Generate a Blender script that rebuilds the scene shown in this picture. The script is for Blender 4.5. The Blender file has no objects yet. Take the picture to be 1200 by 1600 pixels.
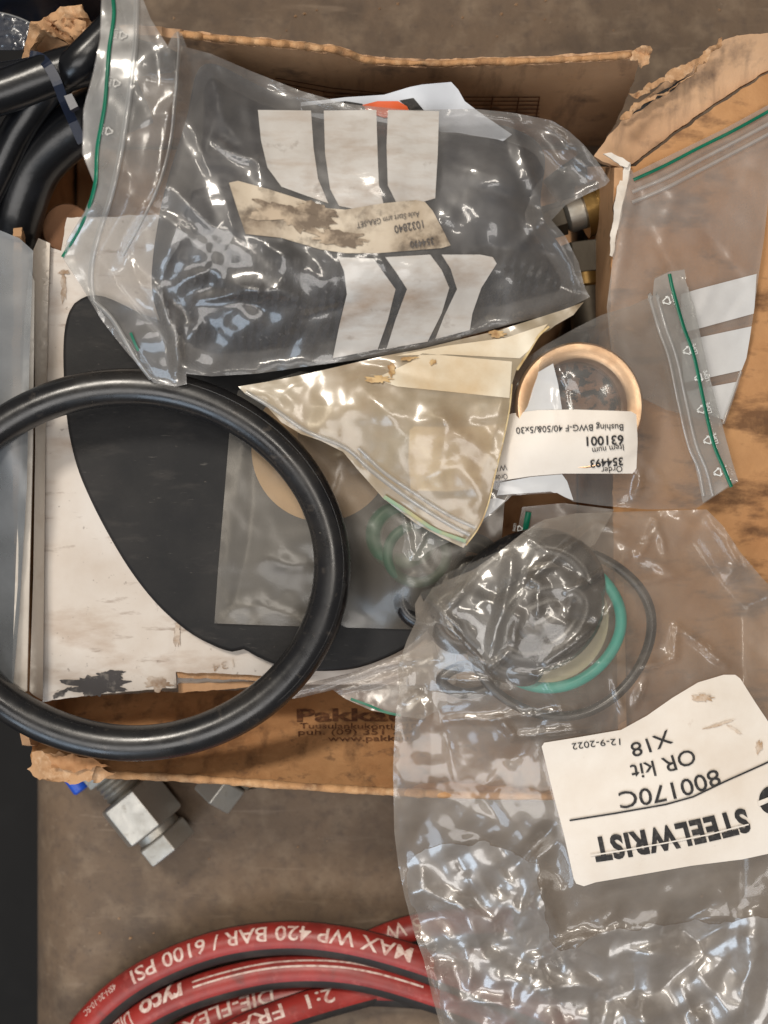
import bpy, bmesh, math, random
import numpy as np
from mathutils import Vector, Matrix
from mathutils.geometry import delaunay_2d_cdt

scene = bpy.context.scene
COL = scene.collection
random.seed(7)

# ------------------------------------------------------------------ camera, light, exposure
CZ = 0.75                      # camera height above the floor (m)
S0 = 0.48e-3                   # metres per photo pixel per metre of distance
cam_d = bpy.data.cameras.new('camera')
cam_d.sensor_fit = 'VERTICAL'
cam_d.sensor_height = 36.0
cam_d.angle = 2 * math.atan(800 * S0)
cam_d.clip_start = 0.02
cam_d.clip_end = 50
cam_d.dof.use_dof = True
cam_d.dof.focus_distance = CZ - 0.118
cam_d.dof.aperture_fstop = 7.0
cam = bpy.data.objects.new('camera', cam_d)
cam.location = (0, 0, CZ)
COL.objects.link(cam)
scene.camera = cam

def srgb(r, g, b):
    def f(c):
        c = c / 255.0
        return c / 12.92 if c <= 0.04045 else ((c + 0.055) / 1.055) ** 2.4
    return (f(r), f(g), f(b), 1.0)

world = bpy.data.worlds.new('World')
scene.world = world
world.use_nodes = True
wb = world.node_tree.nodes['Background']
wb.inputs['Color'].default_value = (1.0, 0.96, 0.92, 1)
wb.inputs['Strength'].default_value = 0.11

def area(name, loc, target, size, size_y, power, col):
    d = bpy.data.lights.new(name, 'AREA')
    d.shape = 'RECTANGLE'
    d.size = size
    d.size_y = size_y
    d.energy = power
    d.color = col
    o = bpy.data.objects.new(name, d)
    o.location = loc
    v = Vector(target) - Vector(loc)
    o.rotation_euler = v.to_track_quat('-Z', 'Y').to_euler()
    COL.objects.link(o)
    return o

area('ceiling_lamp', (-0.70, 0.95, 1.9), (0, 0, 0), 0.55, 0.28, 25, (1.0, 0.92, 0.81))
area('ceiling_lamp', (0.15, 0.15, 2.5), (0, 0, 0), 1.2, 0.16, 11, (1.0, 0.92, 0.82))
area('ceiling_lamp', (-0.35, -1.15, 2.2), (0, -0.1, 0), 1.9, 0.9, 21, (1.0, 0.965, 0.93))
area('doorway_light', (-1.15, -1.85, 1.2), (0, 0, 0), 1.0, 0.8, 12, (0.68, 0.83, 1.0))

scene.view_settings.view_transform = 'Standard'
scene.view_settings.look = 'None'
scene.view_settings.exposure = 0.16
scene.view_settings.gamma = 1.0
scene.cycles.max_bounces = 10
scene.cycles.diffuse_bounces = 4
scene.cycles.glossy_bounces = 4
scene.cycles.transmission_bounces = 6
scene.cycles.transparent_max_bounces = 32
scene.cycles.caustics_reflective = False
scene.cycles.caustics_refractive = False
scene.cycles.sample_clamp_indirect = 4.0
scene.cycles.use_denoising = True

# ------------------------------------------------------------------ small geometry helpers
def at(px, py, z):
    s = S0 * (CZ - z)
    return Vector(((px - 600) * s, (800 - py) * s, z))

def at_np(P, Z):
    s = S0 * (CZ - Z)
    return np.stack([(P[:, 0] - 600) * s, (800 - P[:, 1]) * s, Z], 1)

def link(name, me, mat=None, parent=None, smooth=True):
    o = bpy.data.objects.new(name, me)
    COL.objects.link(o)
    if mat is not None:
        me.materials.append(mat)
    if smooth:
        me.polygons.foreach_set('use_smooth', [True] * len(me.polygons))
    if parent is not None:
        o.parent = parent
        # parents here are either Empties (pure translation) or meshes at their parent's origin
        root = parent
        while root.parent is not None:
            root = root.parent
        if parent is root:
            o.matrix_parent_inverse = Matrix.Translation(-root.location)
    return o

def mesh(name, verts, faces, mat=None, parent=None, smooth=True):
    me = bpy.data.meshes.new(name)
    me.from_pydata([tuple(v) for v in verts], [], [tuple(f) for f in faces])
    me.update()
    return link(name, me, mat, parent, smooth)

def tag(o, label=None, cat=None, group=None, kind=None):
    if label: o['label'] = label
    if cat: o['category'] = cat
    if group: o['group'] = group
    if kind: o['kind'] = kind
    return o

def thing(name, loc, label, cat, group=None):
    o = bpy.data.objects.new(name, None)
    o.location = loc
    o.empty_display_size = 0.02
    COL.objects.link(o)
    return tag(o, label, cat, group)

def catmull(pts, step, closed=False):
    P = np.array(pts, float)
    n = len(P)
    out = []
    segs = n if closed else n - 1
    for i in range(segs):
        if closed:
            p0, p1, p2, p3 = P[(i - 1) % n], P[i], P[(i + 1) % n], P[(i + 2) % n]
        else:
            p1, p2 = P[i], P[i + 1]
            p0 = P[i - 1] if i > 0 else 2 * p1 - p2
            p3 = P[i + 2] if i + 2 < n else 2 * p2 - p1
        k = max(1, int(np.linalg.norm((p2 - p1)[:2]) / step))
        for t in np.arange(k) / k:
            out.append(0.5 * ((2 * p1) + (-p0 + p2) * t + (2 * p0 - 5 * p1 + 4 * p2 - p3) * t * t + (-p0 + 3 * p1 - 3 * p2 + p3) * t ** 3))
    if not closed:
        out.append(P[-1])
    return np.array(out)

def resample(poly, step, closed=True):
    P = np.array(poly, float)
    out = []
    n = len(P)
    for i in range(n if closed else n - 1):
        a, b = P[i], P[(i + 1) % n]
        k = max(1, int(round(np.linalg.norm((b - a)[:2]) / step)))
        for t in range(k):
            out.append(a + (b - a) * t / k)
    if not closed:
        out.append(P[-1])
    return np.array(out)

def inside(P, poly):
    x, y = P[:, 0], P[:, 1]
    r = np.zeros(len(P), bool)
    n = len(poly)
    for i in range(n):
        x0, y0 = poly[i]
        x1, y1 = poly[(i + 1) % n]
        if y0 == y1: continue
        c = ((y0 > y) != (y1 > y)) & (x < (x1 - x0) * (y - y0) / (y1 - y0) + x0)
        r ^= c
    return r

def seg_dist(P, a, b):
    a = np.array(a, float); b = np.array(b, float)
    d = b - a
    L = d @ d + 1e-9
    t = np.clip(((P - a) @ d) / L, 0, 1)
    q = a + t[:, None] * d
    return np.hypot(P[:, 0] - q[:, 0], P[:, 1] - q[:, 1]), t

def poly_dist(P, poly):
    D = np.full(len(P), 1e9)
    for i in range(len(poly)):
        d, _ = seg_dist(P, poly[i], poly[(i + 1) % len(poly)])
        D = np.minimum(D, d)
    return D

def hash2(ix, iy, seed):
    h = (ix.astype(np.int64) * 374761393 + iy.astype(np.int64) * 668265263 + seed * 982451653) & 0x7fffffff
    h = (h ^ (h >> 13)) * 1274126177 & 0x7fffffff
    return ((h ^ (h >> 16)) & 0xffff) / 65535.0

def vnoise(X, Y, seed=0):
    ix = np.floor(X); iy = np.floor(Y)
    fx = X - ix; fy = Y - iy
    fx = fx * fx * fx * (fx * (fx * 6 - 15) + 10); fy = fy * fy * fy * (fy * (fy * 6 - 15) + 10)
    a = hash2(ix, iy, seed); b = hash2(ix + 1, iy, seed)
    c = hash2(ix, iy + 1, seed); d = hash2(ix + 1, iy + 1, seed)
    return (a * (1 - fx) + b * fx) * (1 - fy) + (c * (1 - fx) + d * fx) * fy - 0.5

def fbm(X, Y, seed=0, oct=3):
    r = 0; a = 1.0
    for k in range(oct):
        r = r + a * vnoise(X * 2 ** k + 17.3 * k, Y * 2 ** k - 9.1 * k, seed + k)
        a *= 0.5
    return r

def smooth01(x):
    x = np.clip(x, 0, 1)
    return x * x * (3 - 2 * x)

class Surf:
    """height of a sheet over the photo's pixel grid: control heights + folds + crumple"""
    def __init__(s, ctrl, folds=(), rnd=(), noise=(), flats=(), flat_fade=14, flat_keep=0.12, c=45.0):
        C = np.array(ctrl, float)
        s.C = C
        s.c = c
        n = len(C)
        R = np.sqrt((C[:, None, 0] - C[None, :, 0]) ** 2 + (C[:, None, 1] - C[None, :, 1]) ** 2 + c * c)
        A = np.zeros((n + 1, n + 1))
        A[:n, :n] = R
        A[:n, n] = 1; A[n, :n] = 1
        s.w = np.linalg.solve(A + np.eye(n + 1) * 1e-6, np.concatenate([C[:, 2], [0]]))
        s.folds = list(folds)
        for (cnt, box, amp, wid, ln, seed) in rnd:
            r = random.Random(seed)
            for _ in range(cnt):
                x = r.uniform(box[0], box[2]); y = r.uniform(box[1], box[3])
                a = r.uniform(0, math.pi * 2)
                l = ln * r.uniform(0.4, 1.4)
                s.folds.append((x, y, x + l * math.cos(a), y + l * math.sin(a), wid * r.uniform(0.5, 1.5),
                                amp * r.uniform(0.4, 1.0) * (1 if r.random() < 0.6 else -1)))
        s.noise = noise
        s.flats = [np.array(f, float) for f in flats]
        s.ff, s.fk = flat_fade, flat_keep
    def base(s, P):
        R = np.sqrt((P[:, None, 0] - s.C[None, :, 0]) ** 2 + (P[:, None, 1] - s.C[None, :, 1]) ** 2 + s.c ** 2)
        return R @ s.w[:-1] + s.w[-1]
    def detail(s, P):
        W = P + 10 * np.stack([vnoise(P[:, 0] / 45, P[:, 1] / 45, 91), vnoise(P[:, 0] / 45, P[:, 1] / 45, 92)], 1)
        z = np.zeros(len(P))
        for (x0, y0, x1, y1, w, a) in s.folds:
            m = (W[:, 0] > min(x0, x1) - w) & (W[:, 0] < max(x0, x1) + w) & (W[:, 1] > min(y0, y1) - w) & (W[:, 1] < max(y0, y1) + w)
            if not m.any(): continue
            d, t = seg_dist(W[m], (x0, y0), (x1, y1))
            z[m] += a * np.clip(1 - d / w, 0, 1) ** 1.4 * (0.35 + 0.65 * np.sin(np.pi * np.clip(t, 0.05, 0.95)))
        for (amp, sc, seed) in s.noise:
            z += amp * 2 * fbm(P[:, 0] / sc, P[:, 1] / sc, seed, 3)
        for f in s.flats:
            d = poly_dist(P, f)
            k = np.where(inside(P, f), 0.0, smooth01(d / s.ff))
            z *= s.fk + (1 - s.fk) * k
        return z
    def __call__(s, P):
        return s.base(P) + s.detail(P)

def plane_z(A, B, C):
    """height of a world plane along each pixel's ray"""
    n = (B - A).cross(C - A)
    k = n.dot(A)
    def f(P):
        # point = ((px-600)*S0*(CZ-z), (800-py)*S0*(CZ-z), z);  n.p = k
        u = (P[:, 0] - 600) * S0; v = (800 - P[:, 1]) * S0
        q = n.x * u + n.y * v
        return (k - q * CZ) / (n.z - q)
    return f

def triangulate(poly, h, regions=(), jitter=0.25, seed=1):
    B = resample(poly, h)
    pts = [B]
    edges = [(i, (i + 1) % len(B)) for i in range(len(B))]
    off = len(B)
    R = []
    for rg in regions:
        r = resample(rg, h)
        R.append(r)
        pts.append(r)
        edges += [(off + i, off + (i + 1) % len(r)) for i in range(len(r))]
        off += len(r)
    x0, y0 = B.min(0); x1, y1 = B.max(0)
    gx, gy = np.meshgrid(np.arange(x0, x1, h), np.arange(y0, y1, h * 0.87))
    gx = gx + (np.arange(gx.shape[0]) % 2)[:, None] * h / 2
    G = np.stack([gx.ravel(), gy.ravel()], 1)
    rr = np.random.RandomState(seed)
    G = G + rr.uniform(-jitter * h, jitter * h, G.shape)
    G = G[inside(G, B)]
    if len(G):
        D = poly_dist(G, B)
        for r in R:
            D = np.minimum(D, poly_dist(G, r))
        G = G[D > 0.5 * h]
    pts.append(G)
    V = np.concatenate(pts)
    res = delaunay_2d_cdt([Vector(v) for v in V], edges, [], 0, 1e-5)
    V2 = np.array([tuple(v) for v in res[0]])
    F = np.array([f for f in res[2] if len(f) == 3])
    cen = V2[F].mean(1)
    F = F[inside(cen, B)]
    cen = V2[F].mean(1)
    a, b, c = V2[F[:, 0]], V2[F[:, 1]], V2[F[:, 2]]
    cr = (b[:, 0] - a[:, 0]) * (c[:, 1] - a[:, 1]) - (b[:, 1] - a[:, 1]) * (c[:, 0] - a[:, 0])
    fl = cr > 0           # pixel y points down: want upward normals
    F[fl] = F[fl][:, ::-1]
    keep = np.abs(cr) > 1e-6
    return V2, F[keep], [inside(cen[keep], r) for r in R], B

def sub(V, F):
    u, inv = np.unique(F.ravel(), return_inverse=True)
    return V[u], inv.reshape(-1, 3)

def slab(name, poly, zf, thick, mat, parent=None, h=14, vec=None, smooth=False, edge_noise=0.0, seed=3, bevel=0.0):
    """solid sheet: outline in photo pixels, its upper face at zf, its lower face offset by vec"""
    if edge_noise:
        B = resample(poly, max(4, h * 0.4))
        B = B + edge_noise * 2 * np.stack([fbm(B[:, 0] / 14, B[:, 1] / 14, seed), fbm(B[:, 0] / 14 + 40, B[:, 1] / 14, seed + 5)], 1)
        poly = B
    V, F, _, B = triangulate(poly, h)
    Z = zf(V) if callable(zf) else np.full(len(V), float(zf))
    T = at_np(V, Z)
    vec = np.array(vec if vec is not None else (0, 0, -thick))
    n = len(V)
    verts = np.concatenate([T, T + vec])
    faces = [tuple(f) for f in F] + [tuple(n + f[::-1]) for f in F]
    from collections import defaultdict
    cnt = {}
    for f in F:
        for i in range(3):
            e = (f[i], f[(i + 1) % 3])
            cnt[e] = 1
    for (a, b) in cnt:
        if (b, a) not in cnt:
            faces.append((b, a, n + a, n + b))
    o = mesh(name, verts, faces, mat, parent, smooth=False)
    if smooth or True:
        o.data.polygons.foreach_set('use_smooth', [True] * (2 * len(F)) + [False] * (len(faces) - 2 * len(F)))
        o.data.set_sharp_from_angle(angle=math.radians(50))
    return o

def sheet(name, poly, zf, mat, parent=None, h=8, off=0.0):
    V, F, _, _ = triangulate(poly, h)
    return mesh(name, at_np(V, zf(V) + off), F, mat, parent)

def bag(poly, S, gap, mat, parent, h=6, regions=(), edge_fade=26, edge_wave=0.0012, seed=5, smooth_outline=False, bottom_floor=None, name='film'):
    """closed pouch of thin film; regions = [(part name, polygon, material, offset)]"""
    if smooth_outline:
        poly = catmull(poly, h, True)
    V, F, masks, B = triangulate(poly, h, [r[1] for r in regions], seed=seed)
    D = poly_dist(V, B)
    e = smooth01(D / edge_fade)
    base = S.base(V)
    wave = edge_wave * 2 * fbm(V[:, 0] / 38, V[:, 1] / 38, seed + 11, 2)
    det = S.detail(V)
    zt = base + det * (0.25 + 0.75 * e) + wave * (1 - e)
    prof = smooth01(D / 60.0)
    zb = base - gap * prof + wave * (1 - e) + 0.3 * det * e
    if bottom_floor is not None:
        zb = np.maximum(zb, bottom_floor)
    zb = np.minimum(zb, zt - 0.0006 * smooth01(D / 18.0))
    rim = D < 0.4
    zb[rim] = zt[rim]
    n = len(V)
    top = at_np(V, zt)
    bot = at_np(V, zb)
    idx = np.where(rim, np.arange(n), np.arange(n) + n)
    faces = np.concatenate([F, idx[F][:, ::-1]])
    ok = ~((faces[:, 0] == faces[:, 1]) | (faces[:, 1] == faces[:, 2]))
    verts = np.concatenate([top, bot])
    used = np.unique(faces)
    remap = np.zeros(len(verts), int); remap[used] = np.arange(len(used))
    film = mesh(name, verts[used], remap[faces], mat, parent)
    onrim = np.zeros(len(verts), bool); onrim[:n] = rim
    onrim = onrim[used]
    ev = np.zeros(len(film.data.edges) * 2, np.int32)
    film.data.edges.foreach_get('vertices', ev)
    ev = ev.reshape(-1, 2)
    at_ = film.data.attributes.get('sharp_edge') or film.data.attributes.new('sharp_edge', 'BOOLEAN', 'EDGE')
    at_.data.foreach_set('value', onrim[ev].all(1))
    out = {}
    for (r, m) in zip(regions, masks):
        if len(r) > 4 and r[4]:
            pass
        v, f = sub(top, F[m])
        v = v.copy(); v[:, 2] += r[3]
        o = mesh(r[0], v, f, r[2], parent)
        out.setdefault(r[0], []).append(o)
    return film, out

def zt_of(S):
    return lambda P: S(P)

# ---- flat lettering laid over a surface
_txt = {}
def text_geo(s, bold=0.0):
    key = (s, bold)
    if key in _txt: return _txt[key]
    cu = bpy.data.curves.new('lettering_source', 'FONT')
    cu.body = s
    cu.size = 1.0
    cu.offset = bold
    if bold > 0.03: cu.space_character = 1.12
    cu.resolution_u = 3
    ob = bpy.data.objects.new('lettering_source', cu)
    COL.objects.link(ob)
    dg = bpy.context.evaluated_depsgraph_get()
    me = bpy.data.meshes.new_from_object(ob.evaluated_get(dg))
    bm = bmesh.new(); bm.from_mesh(me)
    bmesh.ops.triangulate(bm, faces=bm.faces[:])
    for _ in range(2):
        es = [e for e in bm.edges if e.calc_length() > 0.22]
        if es: bmesh.ops.subdivide_edges(bm, edges=es, cuts=1)
        bmesh.ops.triangulate(bm, faces=bm.faces[:])
    V = np.array([v.co[:2] for v in bm.verts]); F = np.array([[v.index for v in f.verts] for f in bm.faces])
    bm.verts.index_update()
    F = np.array([[v.index for v in f.verts] for f in bm.faces])
    bm.free()
    bpy.data.objects.remove(ob); bpy.data.curves.remove(cu); bpy.data.meshes.remove(me)
    _txt[key] = (V, F)
    return V, F

def text_px(s, p0, p1, cap, bold=0.0, mid=None, shear=0.0, flip=False):
    """lettering whose base line runs p0 -> p1 (photo pixels), cap height in pixels"""
    V, F = text_geo(s, bold)
    V = V.copy()
    V[:, 0] -= V[:, 0].min()
    V[:, 0] += shear * V[:, 1]
    t = V[:, 0] / max(1e-6, V[:, 0].max())
    p0 = np.array(p0, float); p1 = np.array(p1, float)
    m = (p0 + p1) / 2 if mid is None else np.array(mid, float)
    c = 2 * m - (p0 + p1) / 2
    tt = t[:, None]
    q = (1 - tt) ** 2 * p0 + 2 * tt * (1 - tt) * c + tt * tt * p1
    d = 2 * (1 - tt) * (c - p0) + 2 * tt * (p1 - c)
    d = d / np.linalg.norm(d, axis=1)[:, None]
    nrm = np.stack([d[:, 1], -d[:, 0]], 1)       # up, when reading left to right on screen
    return q + nrm * (V[:, 1] / 0.69 * cap)[:, None], F

def lettering(items, zf, mat, parent, off=0.0006, name='lettering'):
    """several strings joined into one printed part"""
    Vs, Fs, n = [], [], 0
    for it in items:
        V, F = it
        Vs.append(V); Fs.append(F + n); n += len(V)
    V = np.concatenate(Vs); F = np.concatenate(Fs)
    a, b, c = V[F[:, 0]], V[F[:, 1]], V[F[:, 2]]
    cr = (b[:, 0] - a[:, 0]) * (c[:, 1] - a[:, 1]) - (b[:, 1] - a[:, 1]) * (c[:, 0] - a[:, 0])
    F = F.copy(); F[cr > 0] = F[cr > 0][:, ::-1]
    return mesh(name, at_np(V, zf(V) + off), F, mat, parent, smooth=False)

def stroke(pts, w, step=6):
    P = resample(pts, step, False)
    d = np.gradient(P, axis=0)
    d /= np.linalg.norm(d, axis=1)[:, None] + 1e-9
    n = np.stack([d[:, 1], -d[:, 0]], 1)
    V = np.concatenate([P + n * w / 2, P - n * w / 2])
    k = len(P)
    F = []
    for i in range(k - 1):
        F += [(i, i + 1, k + i + 1), (i, k + i + 1, k + i)]
    return V, np.array(F)

def ribbon(name, pts, w, zf, mat, parent, off=0.0006, height=0.0, step=6, ncross=5):
    """a raised bead lying along a pixel path on a film"""
    P = catmull(pts, step)
    d = np.gradient(P, axis=0); d /= np.linalg.norm(d, axis=1)[:, None] + 1e-9
    n = np.stack([d[:, 1], -d[:, 0]], 1)
    us = np.linspace(-1, 1, ncross)
    V = np.concatenate([P + n * w / 2 * u for u in us])
    Z = zf(V) + off
    k = len(P)
    for j, u in enumerate(us):
        Z[j * k:(j + 1) * k] += height * (1 - u * u)
    F = []
    for j in range(ncross - 1):
        for i in range(k - 1):
            F.append((j * k + i, j * k + i + 1, (j + 1) * k + i + 1, (j + 1) * k + i))
    return mesh(name, at_np(V, Z), F, mat, parent)

def tube(name, P, r, mat, parent=None, seg=20, closed=False, cap=True, rz=None):
    """round tube along world points; r number or list"""
    P = np.array(P, float)
    n = len(P)
    r = np.full(n, r, float) if np.isscalar(r) else np.array(r, float)
    T = np.roll(P, -1, 0) - np.roll(P, 1, 0) if closed else np.gradient(P, axis=0)
    T /= np.linalg.norm(T, axis=1)[:, None]
    V = []
    for i in range(n):
        up = np.array([0, 0, 1.0])
        if abs(T[i] @ up) > 0.98: up = np.array([0, 1.0, 0])
        a = np.cross(T[i], up); a /= np.linalg.norm(a)
        b = np.cross(a, T[i])
        for k in range(seg):
            t = 2 * math.pi * k / seg
            V.append(P[i] + r[i] * (math.cos(t) * a + math.sin(t) * b))
    F = []
    for i in range(n if closed else n - 1):
        j = (i + 1) % n
        for k in range(seg):
            l = (k + 1) % seg
            F.append((i * seg + k, i * seg + l, j * seg + l, j * seg + k))
    if cap and not closed:
        F.append(tuple(range(seg))[::-1])
        F.append(tuple((n - 1) * seg + k for k in range(seg)))
    return mesh(name, V, F, mat, parent)

def hexes(name, c, axis, stations, mat, parent, sides=6, roll=0.0, smooth=False):
    """prism / lathe about an axis: stations = [(distance, radius)], sides 6 for nuts"""
    axis = Vector(axis).normalized()
    a = axis.cross(Vector((0, 0, 1))).normalized()
    b = a.cross(axis)
    V, F = [], []
    for (d, r) in stations:
        for k in range(sides):
            t = 2 * math.pi * k / sides + roll
            V.append(Vector(c) + axis * d + r * (math.cos(t) * a + math.sin(t) * b))
    m = len(stations)
    for i in range(m - 1):
        for k in range(sides):
            l = (k + 1) % sides
            F.append((i * sides + k, i * sides + l, (i + 1) * sides + l, (i + 1) * sides + k))
    F.append(tuple(range(sides))[::-1]); F.append(tuple((m - 1) * sides + k for k in range(sides)))
    o = mesh(name, V, F, mat, parent, smooth=smooth)
    if smooth:
        o.data.set_sharp_from_angle(angle=math.radians(40))
    bm = bmesh.new(); bm.from_mesh(o.data)
    if not smooth:
        bmesh.ops.bevel(bm, geom=bm.edges[:], offset=0.0005, segments=2, affect='EDGES', profile=0.5)
    bmesh.ops.recalc_face_normals(bm, faces=bm.faces[:])
    bm.to_mesh(o.data); bm.free()
    return o

# ------------------------------------------------------------------ materials
def nodes(name):
    m = bpy.data.materials.new(name)
    m.use_nodes = True
    nt = m.node_tree
    nt.nodes.clear()
    out = nt.nodes.new('ShaderNodeOutputMaterial')
    return m, nt, out

def N(nt, kind, **kw):
    n = nt.nodes.new(kind)
    for k, v in kw.items():
        if k in n.inputs.keys(): n.inputs[k].default_value = v
        else: setattr(n, k, v)
    return n

def coord(nt, stretch=None, rot=0.0):
    tc = nt.nodes.new('ShaderNodeNewGeometry')
    if stretch is None and rot == 0: return tc.outputs['Position']
    mp = nt.nodes.new('ShaderNodeMapping')
    mp.inputs['Rotation'].default_value = (0, 0, rot)
    mp.inputs['Scale'].default_value = stretch or (1, 1, 1)
    nt.links.new(tc.outputs['Position'], mp.inputs['Vector'])
    return mp.outputs['Vector']

def noise_fac(nt, vec, scale, lo, hi, detail=6, rough=0.6, distort=0.0):
    n = N(nt, 'ShaderNodeTexNoise', Scale=scale, Detail=detail, Roughness=rough, Distortion=distort)
    nt.links.new(vec, n.inputs['Vector'])
    r = N(nt, 'ShaderNodeMapRange')
    r.inputs['From Min'].default_value = lo; r.inputs['From Max'].default_value = hi
    r.clamp = True
    nt.links.new(n.outputs['Fac'], r.inputs['Value'])
    return r.outputs['Result']

def mixc(nt, fac, a, b, blend='MIX'):
    m = nt.nodes.new('ShaderNodeMix')
    m.data_type = 'RGBA'
    m.blend_type = blend
    for s, v in ((m.inputs[0], fac), (m.inputs[6], a), (m.inputs[7], b)):
        if hasattr(v, 'links') or hasattr(v, 'is_linked'): nt.links.new(v, s)
        else: s.default_value = v
    return m.outputs[2]

def mul(nt, a, v):
    m = nt.nodes.new('ShaderNodeMath'); m.operation = 'MULTIPLY'
    nt.links.new(a, m.inputs[0])
    if hasattr(v, 'is_linked'): nt.links.new(v, m.inputs[1])
    else: m.inputs[1].default_value = v
    return m.outputs[0]

def solid(name, col, rough=0.6, metal=0.0, layers=(), bump=(), spec=0.5, rough_var=0.0, coat=0.0, sheen=0.0):
    """layers = [(colour, scale, lo, hi, strength, stretch, rot)], bump = [(scale, strength, stretch)]"""
    m, nt, out = nodes(name)
    p = N(nt, 'ShaderNodeBsdfPrincipled', Roughness=rough, Metallic=metal)
    p.inputs['Specular IOR Level'].default_value = spec
    p.inputs['Coat Weight'].default_value = coat
    nt.links.new(p.outputs[0], out.inputs['Surface'])
    c = None
    for L in layers:
        L = list(L) + [None] * (7 - len(L))
        f = noise_fac(nt, coord(nt, L[5], L[6] or 0.0), L[1], L[2], L[3])
        f = mul(nt, f, L[4])
        c = mixc(nt, f, c if c is not None else col, L[0])
    if c is None: p.inputs['Base Color'].default_value = col
    else: nt.links.new(c, p.inputs['Base Color'])
    prev = None
    for B in bump:
        B = list(B) + [None] * (3 - len(B))
        n = N(nt, 'ShaderNodeTexNoise', Scale=B[0], Detail=5.0, Roughness=0.6)
        nt.links.new(coord(nt, B[2]), n.inputs['Vector'])
        b = N(nt, 'ShaderNodeBump', Strength=B[1], Distance=0.001)
        nt.links.new(n.outputs['Fac'], b.inputs['Height'])
        if prev is not None: nt.links.new(prev, b.inputs['Normal'])
        prev = b.outputs['Normal']
    if prev is not None: nt.links.new(prev, p.inputs['Normal'])
    if rough_var:
        f = noise_fac(nt, coord(nt), 60, 0.3, 0.7)
        r = N(nt, 'ShaderNodeMapRange')
        r.inputs['To Min'].default_value = max(0.02, rough - rough_var); r.inputs['To Max'].default_value = min(1, rough + rough_var)
        nt.links.new(f, r.inputs['Value'])
        nt.links.new(r.outputs['Result'], p.inputs['Roughness'])
    return m

def film(name, tint=(0.93, 0.93, 0.92, 1), haze=0.14, haze_col=(0.55, 0.55, 0.55, 1), rough=0.10, bump=0.35, bscale=160,
         grime=None, gfac=0.0, gscale=30, spec=0.05, sheen=0.06):
    """thin clear polythene: see-through, a little milky, glossy, creased"""
    m, nt, out = nodes(name)
    tr = N(nt, 'ShaderNodeBsdfTransparent'); tr.inputs['Color'].default_value = tint
    df = N(nt, 'ShaderNodeBsdfDiffuse'); df.inputs['Color'].default_value = haze_col
    tl = N(nt, 'ShaderNodeBsdfTranslucent'); tl.inputs['Color'].default_value = haze_col
    mm = N(nt, 'ShaderNodeMixShader'); mm.inputs[0].default_value = 0.35
    nt.links.new(df.outputs[0], mm.inputs[1]); nt.links.new(tl.outputs[0], mm.inputs[2])
    hz = noise_fac(nt, coord(nt), 45, 0.25, 0.8)
    r = N(nt, 'ShaderNodeMapRange'); r.inputs['To Min'].default_value = haze * 0.6; r.inputs['To Max'].default_value = min(1, haze * 1.5)
    nt.links.new(hz, r.inputs['Value'])
    hfac = r.outputs['Result']
    if grime:
        g = noise_fac(nt, coord(nt), gscale, 0.42, 0.75, detail=8, rough=0.65, distort=0.6)
        gm = mul(nt, g, gfac)
        c = mixc(nt, gm, haze_col, grime)
        for s in (df, tl): nt.links.new(c, s.inputs['Color'])
        ad = nt.nodes.new('ShaderNodeMath'); ad.operation = 'ADD'; ad.use_clamp = True
        nt.links.new(hfac, ad.inputs[0]); nt.links.new(mul(nt, gm, 0.6), ad.inputs[1])
        hfac = ad.outputs[0]
    m1 = N(nt, 'ShaderNodeMixShader')
    nt.links.new(hfac, m1.inputs[0]); nt.links.new(tr.outputs[0], m1.inputs[1]); nt.links.new(mm.outputs[0], m1.inputs[2])
    gl = N(nt, 'ShaderNodeBsdfGlossy'); gl.inputs['Roughness'].default_value = rough
    gl.inputs['Color'].default_value = (1, 1, 1, 1)
    n1 = N(nt, 'ShaderNodeTexNoise', Scale=bscale, Detail=3.0, Roughness=0.5, Distortion=1.2)
    nt.links.new(coord(nt), n1.inputs['Vector'])
    b = N(nt, 'ShaderNodeBump', Strength=bump, Distance=0.002)
    nt.links.new(n1.outputs['Fac'], b.inputs['Height'])
    nt.links.new(b.outputs['Normal'], gl.inputs['Normal'])
    lw = N(nt, 'ShaderNodeLayerWeight'); lw.inputs['Blend'].default_value = 0.5
    nt.links.new(b.outputs['Normal'], lw.inputs['Normal'])
    pw = nt.nodes.new('ShaderNodeMath'); pw.operation = 'POWER'
    nt.links.new(lw.outputs['Facing'], pw.inputs[0]); pw.inputs[1].default_value = 4.0
    ma = nt.nodes.new('ShaderNodeMath'); ma.operation = 'MULTIPLY_ADD'
    nt.links.new(pw.outputs[0], ma.inputs[0]); ma.inputs[1].default_value = 0.5; ma.inputs[2].default_value = spec
    gb = N(nt, 'ShaderNodeBsdfGlossy'); gb.inputs['Roughness'].default_value = 0.42
    m3 = N(nt, 'ShaderNodeMixShader'); m3.inputs[0].default_value = sheen
    nt.links.new(m1.outputs[0], m3.inputs[1]); nt.links.new(gb.outputs[0], m3.inputs[2])
    m2 = N(nt, 'ShaderNodeMixShader')
    nt.links.new(ma.outputs[0], m2.inputs[0]); nt.links.new(m3.outputs[0], m2.inputs[1]); nt.links.new(gl.outputs[0], m2.inputs[2])
    nt.links.new(m2.outputs[0], out.inputs['Surface'])
    return m

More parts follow.
